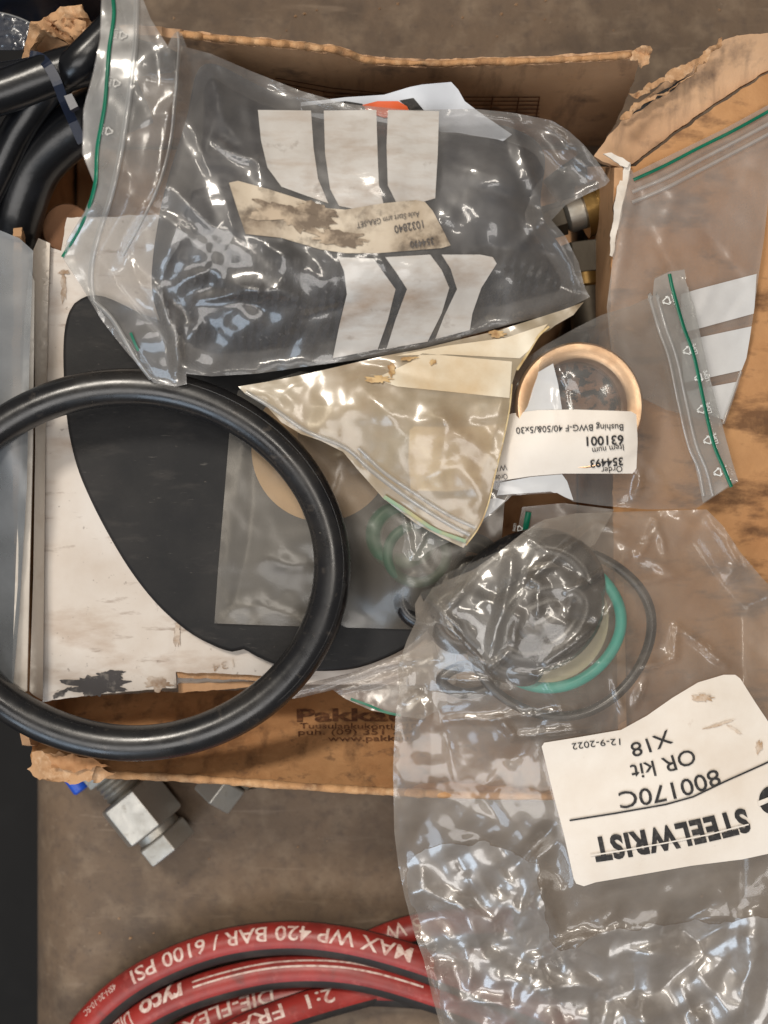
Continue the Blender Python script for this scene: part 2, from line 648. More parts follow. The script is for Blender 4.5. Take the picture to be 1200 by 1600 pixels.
M = {}
M['floor'] = solid('floor', srgb(116, 96, 77), 0.7, layers=[
    (srgb(90, 75, 61), 9, 0.35, 0.65, 0.9), (srgb(142, 124, 104), 50, 0.48, 0.72, 0.6), (srgb(66, 54, 45), 24, 0.52, 0.72, 0.7), (srgb(84, 70, 60), 140, 0.5, 0.7, 0.6),
    (srgb(172, 154, 132), 260, 0.68, 0.76, 0.6), (srgb(60, 50, 42), 420, 0.62, 0.72, 0.6), (srgb(138, 120, 102), 130, 0.6, 0.7, 0.5, (0.15, 1.6, 1), 0.7)],
    bump=[(300, 0.35), (40, 0.2)])
CARD = srgb(194, 156, 120)
M['card'] = solid('cardboard', CARD, 0.85, layers=[(srgb(104, 80, 62), 60, 0.54, 0.7, 0.5), 
    (srgb(160, 108, 66), 14, 0.35, 0.7, 0.7), (srgb(120, 82, 54), 22, 0.56, 0.74, 0.7), (srgb(208, 164, 118), 300, 0.5, 0.8, 0.35, (1, 0.25, 1)),
    (srgb(70, 50, 38), 48, 0.64, 0.74, 0.6)],
    bump=[(420, 0.2), (35, 0.25)], spec=0.25)
M['card_wall'] = solid('box wall cardboard', srgb(208, 172, 138), 0.85, layers=[
    (srgb(168, 128, 96), 14, 0.35, 0.7, 0.6), (srgb(112, 92, 78), 60, 0.52, 0.70, 0.7, (1.2, 0.2, 0.25)), (srgb(96, 82, 74), 40, 0.56, 0.70, 0.7), (srgb(214, 172, 128), 300, 0.5, 0.8, 0.35)],
    bump=[(420, 0.2), (35, 0.3)], spec=0.25)
M['card_stained'] = solid('oily cardboard', srgb(192, 146, 102), 0.75, layers=[
    (srgb(158, 108, 66), 16, 0.35, 0.7, 0.8), (srgb(88, 60, 42), 34, 0.52, 0.62, 0.8, (0.4, 1.3, 1), 0.25), (srgb(104, 76, 56), 90, 0.56, 0.70, 0.7, (0.5, 1.2, 1), 0.1),
    (srgb(210, 160, 108), 240, 0.5, 0.8, 0.3)],
    bump=[(420, 0.2), (35, 0.3)], spec=0.3)
M['card_front'] = solid('front cardboard', srgb(194, 148, 104), 0.8, layers=[
    (srgb(150, 100, 60), 14, 0.4, 0.7, 0.7), (srgb(84, 60, 44), 34, 0.52, 0.66, 0.7, (1.6, 0.5, 0.6), 0.5), (srgb(100, 76, 60), 120, 0.56, 0.68, 0.6),
    (srgb(214, 168, 120), 260, 0.5, 0.8, 0.3)],
    bump=[(420, 0.2), (40, 0.35)], spec=0.25)
M['card_rim'] = solid('crushed rim cardboard', srgb(192, 148, 106), 0.9, layers=[(srgb(120, 90, 70), 70, 0.45, 0.7, 0.8), (srgb(222, 188, 148), 160, 0.5, 0.75, 0.6)], bump=[(400, 0.5), (110, 0.5)], spec=0.15)
M['card_torn'] = solid('torn cardboard', srgb(190, 152, 116), 0.95, layers=[
    (srgb(150, 112, 80), 40, 0.4, 0.7, 0.8), (srgb(228, 200, 168), 200, 0.5, 0.75, 0.6)], bump=[(500, 0.5), (120, 0.5)], spec=0.1)
M['white_card'] = solid('white carton', srgb(210, 203, 196), 0.7, layers=[
    (srgb(188, 174, 160), 16, 0.4, 0.68, 0.8), (srgb(160, 134, 112), 30, 0.52, 0.70, 0.6, (0.6, 1.6, 1)), (srgb(120, 96, 78), 110, 0.60, 0.70, 0.55, (0.4, 1.6, 1)), (srgb(92, 78, 68), 300, 0.66, 0.72, 0.5)],
    bump=[(300, 0.12), (30, 0.2)], spec=0.3)
M['paper_edge'] = solid('white paper edge', srgb(222, 214, 204), 0.8, layers=[(srgb(180, 160, 140), 50, 0.5, 0.75, 0.5)], bump=[(300, 0.2)], spec=0.2)
M['rubber'] = solid('black rubber', srgb(26, 26, 28), 0.27, layers=[(srgb(52, 49, 46), 24, 0.48, 0.75, 0.8), (srgb(96, 88, 80), 150, 0.60, 0.78, 0.55), (srgb(120, 112, 102), 420, 0.68, 0.76, 0.5)],
                    bump=[(220, 0.06), (30, 0.05)], rough_var=0.09, spec=0.6)
M['rubber_plate'] = solid('black rubber sheet', srgb(22, 22, 24), 0.62, layers=[(srgb(44, 42, 41), 26, 0.4, 0.75, 0.8), (srgb(64, 60, 57), 60, 0.56, 0.74, 0.6, (0.5, 1.6, 1), 0.5), (srgb(132, 122, 112), 300, 0.70, 0.76, 0.6), (srgb(88, 84, 80), 500, 0.66, 0.72, 0.6, (0.25, 1.8, 1), 0.9)],
                          bump=[(380, 0.18), (60, 0.1)], spec=0.3)
M['rubber_edge'] = M['rubber_plate']
M['hose_black'] = solid('black hose cover', srgb(14, 15, 18), 0.28, layers=[(srgb(40, 42, 48), 50, 0.5, 0.8, 0.5)], bump=[(240, 0.10)], spec=0.5)
M['hose_cover'] = solid('hose cover', srgb(44, 41, 40), 0.6, layers=[(srgb(74, 68, 63), 60, 0.45, 0.75, 0.7)], bump=[(260, 0.25)], spec=0.35)
M['hose_red'] = solid('red hose layline', srgb(158, 48, 42), 0.40, layers=[(srgb(112, 42, 40), 40, 0.42, 0.72, 0.8), (srgb(190, 98, 90), 180, 0.56, 0.78, 0.6), (srgb(84, 52, 46), 70, 0.6, 0.74, 0.6)], bump=[(260, 0.12)])
M['hose_print'] = solid('white hose print', srgb(226, 206, 196), 0.6, layers=[(srgb(176, 110, 100), 320, 0.45, 0.65, 0.75)])
M['steel'] = solid('zinc plated steel', srgb(176, 173, 166), 0.42, 0.75, layers=[(srgb(150, 140, 124), 60, 0.45, 0.75, 0.7), (srgb(96, 84, 68), 150, 0.62, 0.75, 0.6)], bump=[(300, 0.1)], rough_var=0.12)
M['steel_dull'] = solid('dull steel', srgb(96, 89, 78), 0.5, 0.7, layers=[(srgb(84, 74, 62), 50, 0.45, 0.75, 0.8)], bump=[(260, 0.15)])
M['brass'] = solid('yellow passivated steel', srgb(128, 102, 58), 0.34, 0.8, layers=[(srgb(96, 72, 40), 60, 0.45, 0.75, 0.8)], bump=[(260, 0.1)])
M['bronze'] = solid('bronze', srgb(230, 196, 160), 0.34, 0.75, layers=[(srgb(184, 136, 96), 60, 0.4, 0.75, 0.7)], bump=[(300, 0.08)], rough_var=0.08)
M['blue_cap'] = solid('blue plastic', srgb(30, 80, 190), 0.4)
M['ink'] = solid('black ink', srgb(38, 36, 36), 0.7, layers=[(srgb(92, 88, 84), 420, 0.5, 0.72, 0.6)])
M['ink_grey'] = solid('grey ink', srgb(84, 80, 78), 0.7, layers=[(srgb(140, 132, 126), 420, 0.5, 0.72, 0.6)])
M['ink_brown'] = solid('brown box print', srgb(88, 54, 34), 0.8, layers=[(srgb(150, 104, 68), 300, 0.45, 0.65, 0.75)])
M['label'] = solid('white label paper', srgb(232, 224, 214), 0.62, layers=[(srgb(214, 200, 184), 22, 0.45, 0.75, 0.7), (srgb(150, 116, 84), 40, 0.69, 0.8, 0.55), (srgb(176, 152, 128), 120, 0.66, 0.76, 0.4)],
                   bump=[(28, 0.35), (80, 0.2), (220, 0.08)], spec=0.35)
M['label_dirty'] = solid('grimy label paper', srgb(204, 192, 174), 0.6, layers=[(srgb(172, 154, 132), 26, 0.35, 0.65, 0.8), (srgb(118, 102, 86), 36, 0.50, 0.64, 0.8), (srgb(70, 60, 52), 90, 0.56, 0.66, 0.6)],
                         bump=[(60, 0.15), (220, 0.1)], spec=0.35)
M['label_oily'] = solid('oil soaked label paper', srgb(242, 228, 200), 0.5, layers=[(srgb(196, 168, 124), 30, 0.4, 0.7, 0.6), (srgb(140, 98, 56), 60, 0.66, 0.8, 0.6)], bump=[(60, 0.12)])
M['stripe'] = solid('white write-on print', srgb(200, 197, 193), 0.17, layers=[(srgb(176, 168, 160), 24, 0.4, 0.7, 0.8), (srgb(146, 122, 100), 30, 0.52, 0.72, 0.75, (0.7, 1.6, 1)), (srgb(96, 76, 60), 60, 0.62, 0.76, 0.7), (srgb(168, 150, 134), 110, 0.5, 0.7, 0.4, (0.4, 1.8, 1), 0.4)],
                    bump=[(70, 0.3, (0.6, 1.5, 1)), (24, 0.3)], spec=0.5)
M['stripe_clean'] = solid('white print on bag', srgb(208, 208, 208), 0.2, layers=[(srgb(186, 184, 184), 24, 0.4, 0.7, 0.6), (srgb(130, 108, 92), 60, 0.68, 0.78, 0.5)], bump=[(70, 0.15)], spec=0.5)
M['stripe_oily'] = solid('yellowed print on bag', srgb(222, 212, 192), 0.45, layers=[(srgb(190, 160, 114), 26, 0.4, 0.7, 0.7), (srgb(128, 88, 50), 50, 0.62, 0.76, 0.7)], bump=[(70, 0.15)], spec=0.5)
M['paper_orange'] = solid('orange print', srgb(226, 92, 32), 0.55)
M['paper_white'] = solid('white paper', srgb(206, 212, 222), 0.6, layers=[(srgb(180, 184, 192), 26, 0.4, 0.7, 0.5)], bump=[(60, 0.1)])
M['zip_green'] = solid('green zip line', srgb(14, 108, 82), 0.35, layers=[(srgb(10, 80, 62), 60, 0.4, 0.7, 0.6)])
M['zip_clear'] = film('zip bead', (0.9, 0.9, 0.9, 1), 0.42, (0.72, 0.72, 0.71, 1), 0.16, 0.1)
M['mark_white'] = solid('white bag print', srgb(226, 228, 226), 0.6)
M['teal_seal'] = solid('teal seal', srgb(40, 168, 152), 0.4, layers=[(srgb(26, 136, 124), 60, 0.4, 0.7, 0.5)], bump=[(200, 0.06)])
M['green_seal'] = solid('green seal', srgb(34, 92, 68), 0.45, layers=[(srgb(22, 64, 48), 60, 0.4, 0.7, 0.5)])
M['ivory'] = solid('ivory plastic', srgb(206, 200, 168), 0.5, layers=[(srgb(180, 172, 138), 50, 0.4, 0.7, 0.5)])
M['beige'] = solid('beige fibre', srgb(196, 164, 124), 0.8, layers=[(srgb(164, 130, 94), 30, 0.4, 0.7, 0.7)], bump=[(300, 0.2)])
M['dark_part'] = solid('dark cast part', srgb(44, 44, 50), 0.5, layers=[(srgb(28, 27, 30), 24, 0.4, 0.7, 0.8), (srgb(80, 74, 70), 60, 0.55, 0.8, 0.5)], bump=[(120, 0.3)])
M['case'] = solid('black case', srgb(16, 15, 15), 0.7, bump=[(300, 0.2)])
M['dark_blue'] = solid('dark blue plastic', srgb(20, 28, 44), 0.4, layers=[(srgb(34, 44, 62), 40, 0.4, 0.7, 0.6)], bump=[(60, 0.2)])
M['tie'] = solid('navy cable tie', srgb(26, 34, 52), 0.35, bump=[(100, 0.05)])
M['core'] = solid('cardboard core', srgb(130, 92, 64), 0.85, layers=[(srgb(96, 66, 46), 30, 0.4, 0.7, 0.6)], bump=[(300, 0.2)])

M['film_main'] = film('bag film', (0.92, 0.92, 0.92, 1), 0.125, (0.66, 0.63, 0.60, 1), 0.11, 0.05, 50, grime=srgb(128, 112, 96), gfac=0.25, gscale=26, spec=0.042, sheen=0.050)
M['film_oil'] = film('oily bag film', (0.90, 0.87, 0.80, 1), 0.50, srgb(220, 204, 176), 0.18, 0.05, 40, grime=srgb(150, 118, 82), gfac=0.85, gscale=20, spec=0.045, sheen=0.06)
M['film_clear'] = film('clear bag film', (0.94, 0.94, 0.93, 1), 0.095, (0.76, 0.74, 0.72, 1), 0.10, 0.06, 50, spec=0.045, sheen=0.03)
M['film_right'] = film('scuffed bag film', (0.92, 0.91, 0.90, 1), 0.19, (0.68, 0.63, 0.59, 1), 0.2, 0.06, 60, grime=srgb(176, 140, 112), gfac=0.3, spec=0.02, sheen=0.04)
M['film_kit'] = film('crinkled bag film', (0.93, 0.92, 0.90, 1), 0.20, (0.70, 0.62, 0.54, 1), 0.13, 0.05, 60, spec=0.042, sheen=0.036)
M['film_fold'] = film('doubled bag film', (0.84, 0.82, 0.80, 1), 0.30, (0.68, 0.64, 0.60, 1), 0.16, 0.06, 50, spec=0.07, sheen=0.13)
M['film_zip'] = film('milky zip strip', (0.90, 0.90, 0.89, 1), 0.30, (0.74, 0.73, 0.71, 1), 0.14, 0.05, 60, spec=0.04, sheen=0.07)
M['film_seal'] = film('dusty bag film', (0.86, 0.84, 0.80, 1), 0.15, (0.36, 0.32, 0.27, 1), 0.22, 0.06, 50, spec=0.022, sheen=0.04)
M['film_left'] = film('grey tinted bag film', (0.86, 0.88, 0.90, 1), 0.46, srgb(140, 144, 148), 0.4, 0.02, 20, spec=0.02, sheen=0.05)

# ------------------------------------------------------------------ floor
# worktop whose left edge rolls down, floor far below it, its shade put in as near black colour
prof = [(1.2, 0.0), (0.3, 0.0), (-0.10, 0.0)]
for k in range(0, 13):
    t = k / 12 * math.pi / 2
    prof.append((-0.160 - 0.046 * math.sin(t), -0.050 * (1 - math.cos(t))))
prof += [(-0.2065, -0.10), (-0.2065, -0.30)]
V = [(x, y, z) for (x, z) in prof for y in (-1.0, 1.0)]
F = [(2 * i, 2 * i + 1, 2 * i + 3, 2 * i + 2) for i in range(len(prof) - 1)]
F = [f[::-1] for f in F]
tag(mesh('worktop', V, F, M['floor']), kind='structure')
M['low_floor'] = solid('workshop floor with painted shade', srgb(24, 22, 21), 0.85, layers=[(srgb(16, 15, 15), 3, 0.4, 0.7, 0.8), (srgb(34, 32, 31), 30, 0.5, 0.75, 0.4)], bump=[(40, 0.2)])
tag(mesh('floor', [(-3, -3, -0.85), (3, -3, -0.85), (3, 3, -0.85), (-3, 3, -0.85)], [(0, 1, 2, 3)], M['low_floor'], smooth=False), kind='structure')

# ------------------------------------------------------------------ cardboard box
box = thing('cardboard_box', at(500, 700, 0.0), 'worn brown cardboard box full of parts with torn rims and opened flaps', 'box')
ZB = 0.118
back_z = plane_z(at(0, 92, 0.12), at(1000, 92, 0.12), at(500, 228, 0.0))
def rippled(zf, amp, axis, period, rim=None, fade=45, seed=2):
    def f(P):
        z = zf(P)
        r = np.sin(2 * math.pi * (P[:, axis] + 8 * vnoise(P[:, 0] / 40, P[:, 1] / 40, seed)) / period)
        k = 1.0 if rim is None else np.exp(-np.abs(P[:, 1 - axis] - rim(P)) / fade)
        return z + amp * r * k + 0.0025 * fbm(P[:, 0] / 120, P[:, 1] / 90, seed + 3)
    return f
rim_y = lambda P: np.interp(P[:, 0], [40, 280, 470, 560, 620, 1000], [45, 62, 80, 97, 105, 93])
back_surf = rippled(back_z, 0.0011, 0, 27, rim_y)
bw = [(130, 60), (200, 52), (280, 60), (340, 67), (420, 74), (470, 79), (520, 84), (548, 92), (570, 100), (620, 104), (680, 106), (740, 104), (800, 103), (860, 100), (920, 98),
      (985, 92), (1002, 95), (994, 112), (984, 145), (966, 185), (948, 218), (932, 240), (905, 330), (860, 330), (400, 300), (180, 300)]
slab('back_wall', bw, back_surf, 0, M['card_wall'], box, h=9, vec=(0, 0.004, 0.0006), edge_noise=1.6)
# crushed pale rim of the back wall
rimp = [(280, 60), (340, 67), (420, 74), (470, 79), (520, 84), (548, 92), (570, 100), (620, 104), (680, 106), (740, 104), (800, 103), (860, 100), (920, 98), (985, 92)]
P = catmull(rimp, 4)
Z = back_surf(P)
W = at_np(P, Z + 0.001)
W[:, 1] += 0.002
k_ = np.arange(len(W)) / 6.7
W[:, 2] += 0.0010 * fbm(k_ * 1.3, k_ * 0, 3)
tube('crushed_rim', W, 0.0015 + 0.0007 * fbm(k_ * 1.1, k_ * 0, 5) + 0.0004 * fbm(k_ * 5, k_ * 0, 6), M['card_rim'], box, seg=10)
# printed table on the back wall
grid = []
for k in range(6):
    y = 152 + k * 6.2
    grid.append(stroke([(505, y - 8 - 0), (640, y - 1), (760, y), (843, y)], 1.6, 5))
for x in (843, 811, 770, 700, 600):
    grid.append(stroke([(x, 151), (x - 5, 182)], 2.0, 5))
lettering(grid, back_surf, M['ink_brown'], box, off=0.0012, name='printed_table')
grid = [stroke([(430, 122), (520, 138), (640, 150)], 1.5, 5), stroke([(440, 130), (520, 146), (600, 152)], 1.5, 5)]
lettering(grid, back_surf, M['ink_brown'], box, off=0.0012, name='printed_line')

# base and side walls
s = 0.36e-3
def wbox(name, x0, x1, y0, y1, z0, z1, mat, parent, bev=0.0015):
    bm = bmesh.new()
    bmesh.ops.create_cube(bm, size=1)
    for v in bm.verts:
        v.co = Vector(((x0 + x1) / 2 + v.co.x * (x1 - x0), (y0 + y1) / 2 + v.co.y * (y1 - y0), (z0 + z1) / 2 + v.co.z * (z1 - z0)))
    if bev: bmesh.ops.bevel(bm, geom=bm.edges[:], offset=bev, segments=2, affect='EDGES', profile=0.5)
    me = bpy.data.meshes.new(name); bm.to_mesh(me); bm.free()
    return link(name, me, mat, parent, smooth=False)
wbox('base', -0.172, 0.108, -0.094, 0.203, 0.0005, 0.0045, M['card'], box)
slab('left_wall', [(38, 95), (42, 200), (34, 360), (33, 700), (38, 1000), (46, 1165), (120, 1165), (120, 1000), (130, 600), (130, 200), (90, 90)],
     rippled(plane_z(at(36, 100, 0.106), at(40, 1165, 0.106), at(116, 600, 0.004)), 0.001, 1, 30), 0, M['card'], box, h=12, vec=(-0.004, 0, 0.0004), edge_noise=2)
slab('right_wall', [(960, 262), (958, 330), (955, 420), (953, 500), (957, 700), (962, 900), (966, 1160), (905, 1150), (903, 700), (905, 260)],
     plane_z(at(958, 260, 0.116), at(964, 1160, 0.116), at(903, 600, 0.004)), 0, M['card'], box, h=14, vec=(0.004, 0, 0.0004))
# front wall leaning out, printed
fz0 = plane_z(at(60, 1228, 0.113), at(900, 1236, 0.113), at(500, 1088, 0.035))
def front_z(P):
    z = fz0(P)
    rim = np.interp(P[:, 0], [50, 400, 620, 1000], [1205, 1218, 1232, 1240])
    crease = np.interp(P[:, 0], [60, 400, 560, 1000], [1172, 1148, 1116, 1090])
    z = z + 0.0022 * np.exp(-((P[:, 1] - crease) / 7.0) ** 2)
    z = z + 0.0012 * np.sin(2 * math.pi * (P[:, 0] + 0.55 * P[:, 1] + 14 * vnoise(P[:, 0] / 60, P[:, 1] / 60, 5)) / 44) * np.exp(-np.abs(P[:, 1] - rim) / 40)
    return z + 0.003 * fbm(P[:, 0] / 110, P[:, 1] / 70, 21)
fp = [(50, 1158), (47, 1180), (52, 1205), (90, 1214), (150, 1206), (220, 1208), (300, 1212), (400, 1219), (500, 1226), (620, 1233), (760, 1238), (900, 1240), (985, 1236), (975, 1085), (800, 1078), (600, 1078), (300, 1078), (80, 1090), (60, 1120)]
slab('front_wall', fp, front_z, 0, M['card_front'], box, h=8, vec=(0, -0.0035, -0.0022), edge_noise=1.8)
P = catmull([(150, 1205), (220, 1208), (300, 1212), (400, 1219), (500, 1226), (620, 1233), (760, 1238), (900, 1240), (985, 1236)], 4)
W = at_np(P, front_z(P)); W[:, 1] -= 0.0014
rr = 0.0020 + 0.0006 * fbm(np.arange(len(W)) / 3.0, np.zeros(len(W)), 3) + 0.0004 * fbm(np.arange(len(W)) / 9.0, np.zeros(len(W)), 4)
tube('crushed_rim', W, rr, M['card_rim'], box, seg=10)
# print on the front wall
let = [text_px('Pakkaus', (464, 1127), (664, 1127), 19, 0.028, mid=(560, 1126)),
       text_px('Tuusulankukontie 10', (468, 1138), (652, 1139), 8.5, 0.006),
       text_px('puh. (09) 351 794', (466, 1148), (650, 1147), 8.5, 0.006),
       text_px('www.pakkaus', (512, 1158), (648, 1157), 8.5, 0.01)]
lettering(let, front_z, M['ink_brown'], box, off=0.0012)
# torn rags at the lower left corner
def rag(name, poly, z0, amp, mat, parent, seed, tilt=(0, 0), h=4, en=5.0, thick=0.0005):
    c = np.array(poly).mean(0)
    def f(P):
        return z0 + tilt[0] * (P[:, 0] - c[0]) * 1e-3 + tilt[1] * (P[:, 1] - c[1]) * 1e-3 + amp * 1.4 * (np.abs(fbm(P[:, 0] / 18, P[:, 1] / 18, seed, 3)) * 2 - 0.4)
    return slab(name, poly, f, thick, mat, parent, h=h, edge_noise=en, seed=seed)
rag('torn_liner', [(48, 1178), (70, 1172), (118, 1184), (150, 1196), (140, 1218), (112, 1224), (84, 1214), (60, 1222), (46, 1204)], 0.112, 0.0013, M['card_torn'], box, 31, (0.1, 0.05))
rag('torn_liner', [(70, 1180), (110, 1178), (150, 1188), (170, 1200), (120, 1206), (84, 1200)], 0.1165, 0.0013, M['card'], box, 32, (0.06, 0.12))
rag('torn_liner', [(100, 1200), (150, 1196), (178, 1206), (160, 1222), (128, 1216)], 0.114, 0.0013, M['card_torn'], box, 33)
# crushed corner, top left
S_crush = Surf([(40, 90, 0.112), (60, 40, 0.124), (110, 14, 0.128), (150, 60, 0.124), (120, 78, 0.118)],
               folds=[(48, 36, 130, 86, 12, 0.008), (95, 20, 150, 70, 11, 0.010), (80, 34, 140, 30, 10, 0.007), (110, 40, 130, 74, 9, -0.010), (70, 30, 100, 60, 8, -0.006), (120, 14, 140, 44, 9, 0.006), (60, 50, 40, 110, 8, 0.004)],
               rnd=[(10, (40, 10, 160, 90), 0.0016, 8, 40, 3)], noise=[(0.0002, 12, 4)])
crush = lambda P: S_crush(P)
slab('crushed_corner', [(34, 95), (48, 35), (72, 28), (95, 8), (128, 8), (146, 40), (160, 60), (150, 90), (120, 78), (98, 62), (70, 52), (58, 66), (50, 95), (34, 130)], crush, 0.003, M['card_torn'], box, h=5, edge_noise=2.5)
slab('corner_wall', [(46, 95), (52, 48), (72, 36), (104, 52), (130, 78), (118, 130), (60, 130)], lambda P: 0.104 - 0.0003 * (P[:, 1] - 40) + 0.004 * fbm(P[:, 0] / 30, P[:, 1] / 30, 8), 0.003, M['card'], box, h=7)
rag('torn_liner', [(84, 30), (112, 22), (136, 40), (146, 62), (128, 72), (106, 54), (92, 46)], 0.134, 0.002, M['card'], box, 37, (0.1, -0.15))

# right side: corner flap and long side flap
corner_z = Surf([(935, 245, 0.112), (1000, 170, 0.114), (1130, 65, 0.117), (1210, 50, 0.117), (1210, 100, 0.108), (1100, 172, 0.109), (990, 255, 0.108)], noise=[(0.001, 60, 3)])
slab('corner_flap', [(928, 244), (950, 214), (985, 172), (1040, 128), (1132, 62), (1160, 54), (1215, 50), (1215, 100), (1150, 140), (1100, 173), (1040, 216), (988, 256), (968, 262), (940, 252)], corner_z, 0.004, M['card_wall'], box, h=9, edge_noise=1.0)
side_ctrl = [(965, 270, 0.117), (990, 258, 0.116), (1100, 176, 0.114), (1215, 104, 0.110), (960, 420, 0.117), (1080, 420, 0.114), (1215, 420, 0.106), (960, 700, 0.117), (1100, 700, 0.113), (1215, 700, 0.104),
             (965, 950, 0.116), (1215, 950, 0.100), (970, 1170, 0.114), (1215, 1170, 0.096)]
side_z = Surf(side_ctrl, noise=[(0.0012, 80, 6), (0.0003, 14, 9)])
slab('side_flap', [(962, 268), (992, 259), (1044, 219), (1104, 177), (1154, 144), (1215, 104), (1215, 1175), (1100, 1172), (968, 1165), (960, 900), (956, 700), (954, 500), (956, 400)], side_z, 0.004, M['card_stained'], box, h=12, edge_noise=1.2)
# torn white liner along the right wall rim
def up(z): return lambda P: np.full(len(P), z) + 0.0018 * fbm(P[:, 0] / 14, P[:, 1] / 20, 13)
slab('torn_edge', [(975, 262), (986, 256), (980, 290), (972, 325), (964, 370), (958, 400), (954, 398), (955, 360), (960, 318), (966, 292)], up(0.1195), 0.0008, M['paper_edge'], box, h=5, edge_noise=1.5)
slab('torn_edge', [(944, 240), (956, 238), (972, 246), (986, 254), (980, 262), (968, 258), (956, 249)], up(0.121), 0.0008, M['paper_edge'], box, h=4, edge_noise=1.5)
# ragged layers on the corner flap
rag('torn_liner', [(984, 146), (1030, 120), (1082, 92), (1128, 60), (1132, 72), (1110, 88), (1096, 104), (1050, 124), (1010, 142), (988, 152)], 0.122, 0.002, M['card_torn'], box, 51)
rag('torn_liner', [(976, 172), (1000, 160), (1046, 134), (1090, 112), (1094, 98), (1080, 118), (1040, 140), (1006, 166), (980, 182), (970, 184)], 0.124, 0.002, M['card_torn'], box, 52)
rag('torn_liner', [(972, 90), (990, 78), (1004, 72), (1018, 78), (1016, 96), (1006, 106), (996, 92), (984, 92)], 0.123, 0.003, M['card_torn'], box, 53, (0.1, -0.1))
rag('torn_liner', [(968, 184), (986, 174), (1050, 132), (1086, 116), (1040, 146), (1000, 172), (972, 188)], 0.1185, 0.001, M['case'], box, 54, en=1.5)  # near black strip standing in for the shade under the torn layer

# ------------------------------------------------------------------ white carton with its flaps
carton = thing('carton', at(300, 800, 0.0045), 'dirty white carton lying in the box under the black rubber plate', 'carton')
def carton_z(P):
    return 0.0955 + 0.0012 * fbm(P[:, 0] / 90, P[:, 1] / 90, 61) - 0.0012 * np.exp(-((P[:, 0] - 276) / 3.0) ** 2) * (P[:, 1] > 960)
slab('top_panel', [(72, 384), (96, 392), (104, 340), (720, 320), (720, 1018), (640, 1034), (575, 1044), (470, 1052), (420, 1056), (275, 1050), (275, 1074), (160, 1084), (66, 1096), (66, 900), (68, 600)],
     carton_z, 0.003, M['white_card'], carton, h=9, edge_noise=1.2)
# split edge at the notch
slab('split_edge', [(276, 1049), (420, 1054), (440, 1058), (430, 1064), (278, 1059)], lambda P: np.full(len(P), 0.0925) + 0.001 * fbm(P[:, 0] / 12, P[:, 1] / 8, 4), 0.002, M['card_torn'], carton, h=5, edge_noise=1.2)
slab('lower_edge', [(278, 1068), (430, 1064), (470, 1058), (460, 1068), (340, 1078), (278, 1082)], lambda P: np.full(len(P), 0.088), 0.004, M['card'], carton, h=6, edge_noise=1)
wbox('body', -0.1665, 0.036, -0.086, 0.138, 0.005, 0.0875, M['white_card'], carton)
flap_s = Surf([(36, 1070, 0.115), (50, 380, 0.115), (66, 1090, 0.098), (72, 390, 0.098), (55, 800, 0.105), (60, 600, 0.106)], noise=[(0.0005, 60, 3)])
slab('side_flap', [(50, 395), (60, 372), (78, 380), (74, 500), (70, 700), (68, 900), (66, 1094), (52, 1086), (46, 1080), (52, 900), (55, 700), (54, 500)],
     lambda P: 0.0990 + 0.012 * np.clip((70 - P[:, 0]) / 20, 0, 1), 0.0012, M['paper_edge'], carton, h=7)
slab('side_flap', [(46, 420), (54, 440), (51, 700), (46, 900), (42, 1080), (30, 1084), (18, 1076), (24, 900), (32, 700), (38, 500)],
     lambda P: 0.113 + 0.006 * np.clip((45 - P[:, 0]) / 30, 0, 1), 0.0012, M['paper_edge'], carton, h=7)
# black smudge of print
def blot(cx, cy, rx, ry, seed, n=90, rot=0.0):
    a = np.linspace(0, 2 * math.pi, n, endpoint=False)
    r = 1 + 0.85 * fbm(np.cos(a) * 2.6 + 5, np.sin(a) * 2.6 + seed, seed, 4)
    x = rx * r * np.cos(a); y = ry * r * np.sin(a)
    return np.stack([cx + x * math.cos(rot) - y * math.sin(rot), cy + x * math.sin(rot) + y * math.cos(rot)], 1)
def flat_print(name, polys, zf, mat, parent, off, h=6):
    for k, p in enumerate(polys):
        V, F, _, _ = triangulate(p, h)
        mesh(name, at_np(V, zf(V) + off + 0.0001 * k), F, mat, parent)
M['smudge'] = solid('black smudge', srgb(66, 62, 62), 0.75, layers=[(srgb(150, 142, 134), 130, 0.5, 0.66, 0.8), (srgb(48, 46, 46), 40, 0.4, 0.7, 0.6)])
M['smudge_brown'] = solid('brown smudge', srgb(150, 124, 100), 0.75, layers=[(srgb(196, 184, 172), 130, 0.42, 0.6, 0.95), (srgb(100, 76, 58), 40, 0.5, 0.7, 0.7)])
flat_print('smudge', [blot(150, 1072, 44, 15, 3), blot(168, 1056, 24, 8, 5, rot=-0.1), blot(97, 1082, 14, 4, 8, rot=-0.4)], carton_z, M['smudge'], carton, 0.0004)
flat_print('smudge', [blot(245, 1068, 24, 10, 13)], carton_z, M['smudge_brown'], carton, 0.0004)
flat_print('smudge', [blot(99, 450, 4, 22, 15), blot(277, 990, 5, 20, 18), blot(100, 425, 8, 3, 19)], carton_z, M['smudge_brown'], carton, 0.0005)
lettering([text_px('134', (364, 1030), (330, 1038), 12, 0.0)], carton_z, M['smudge_brown'], carton, off=0.0005)

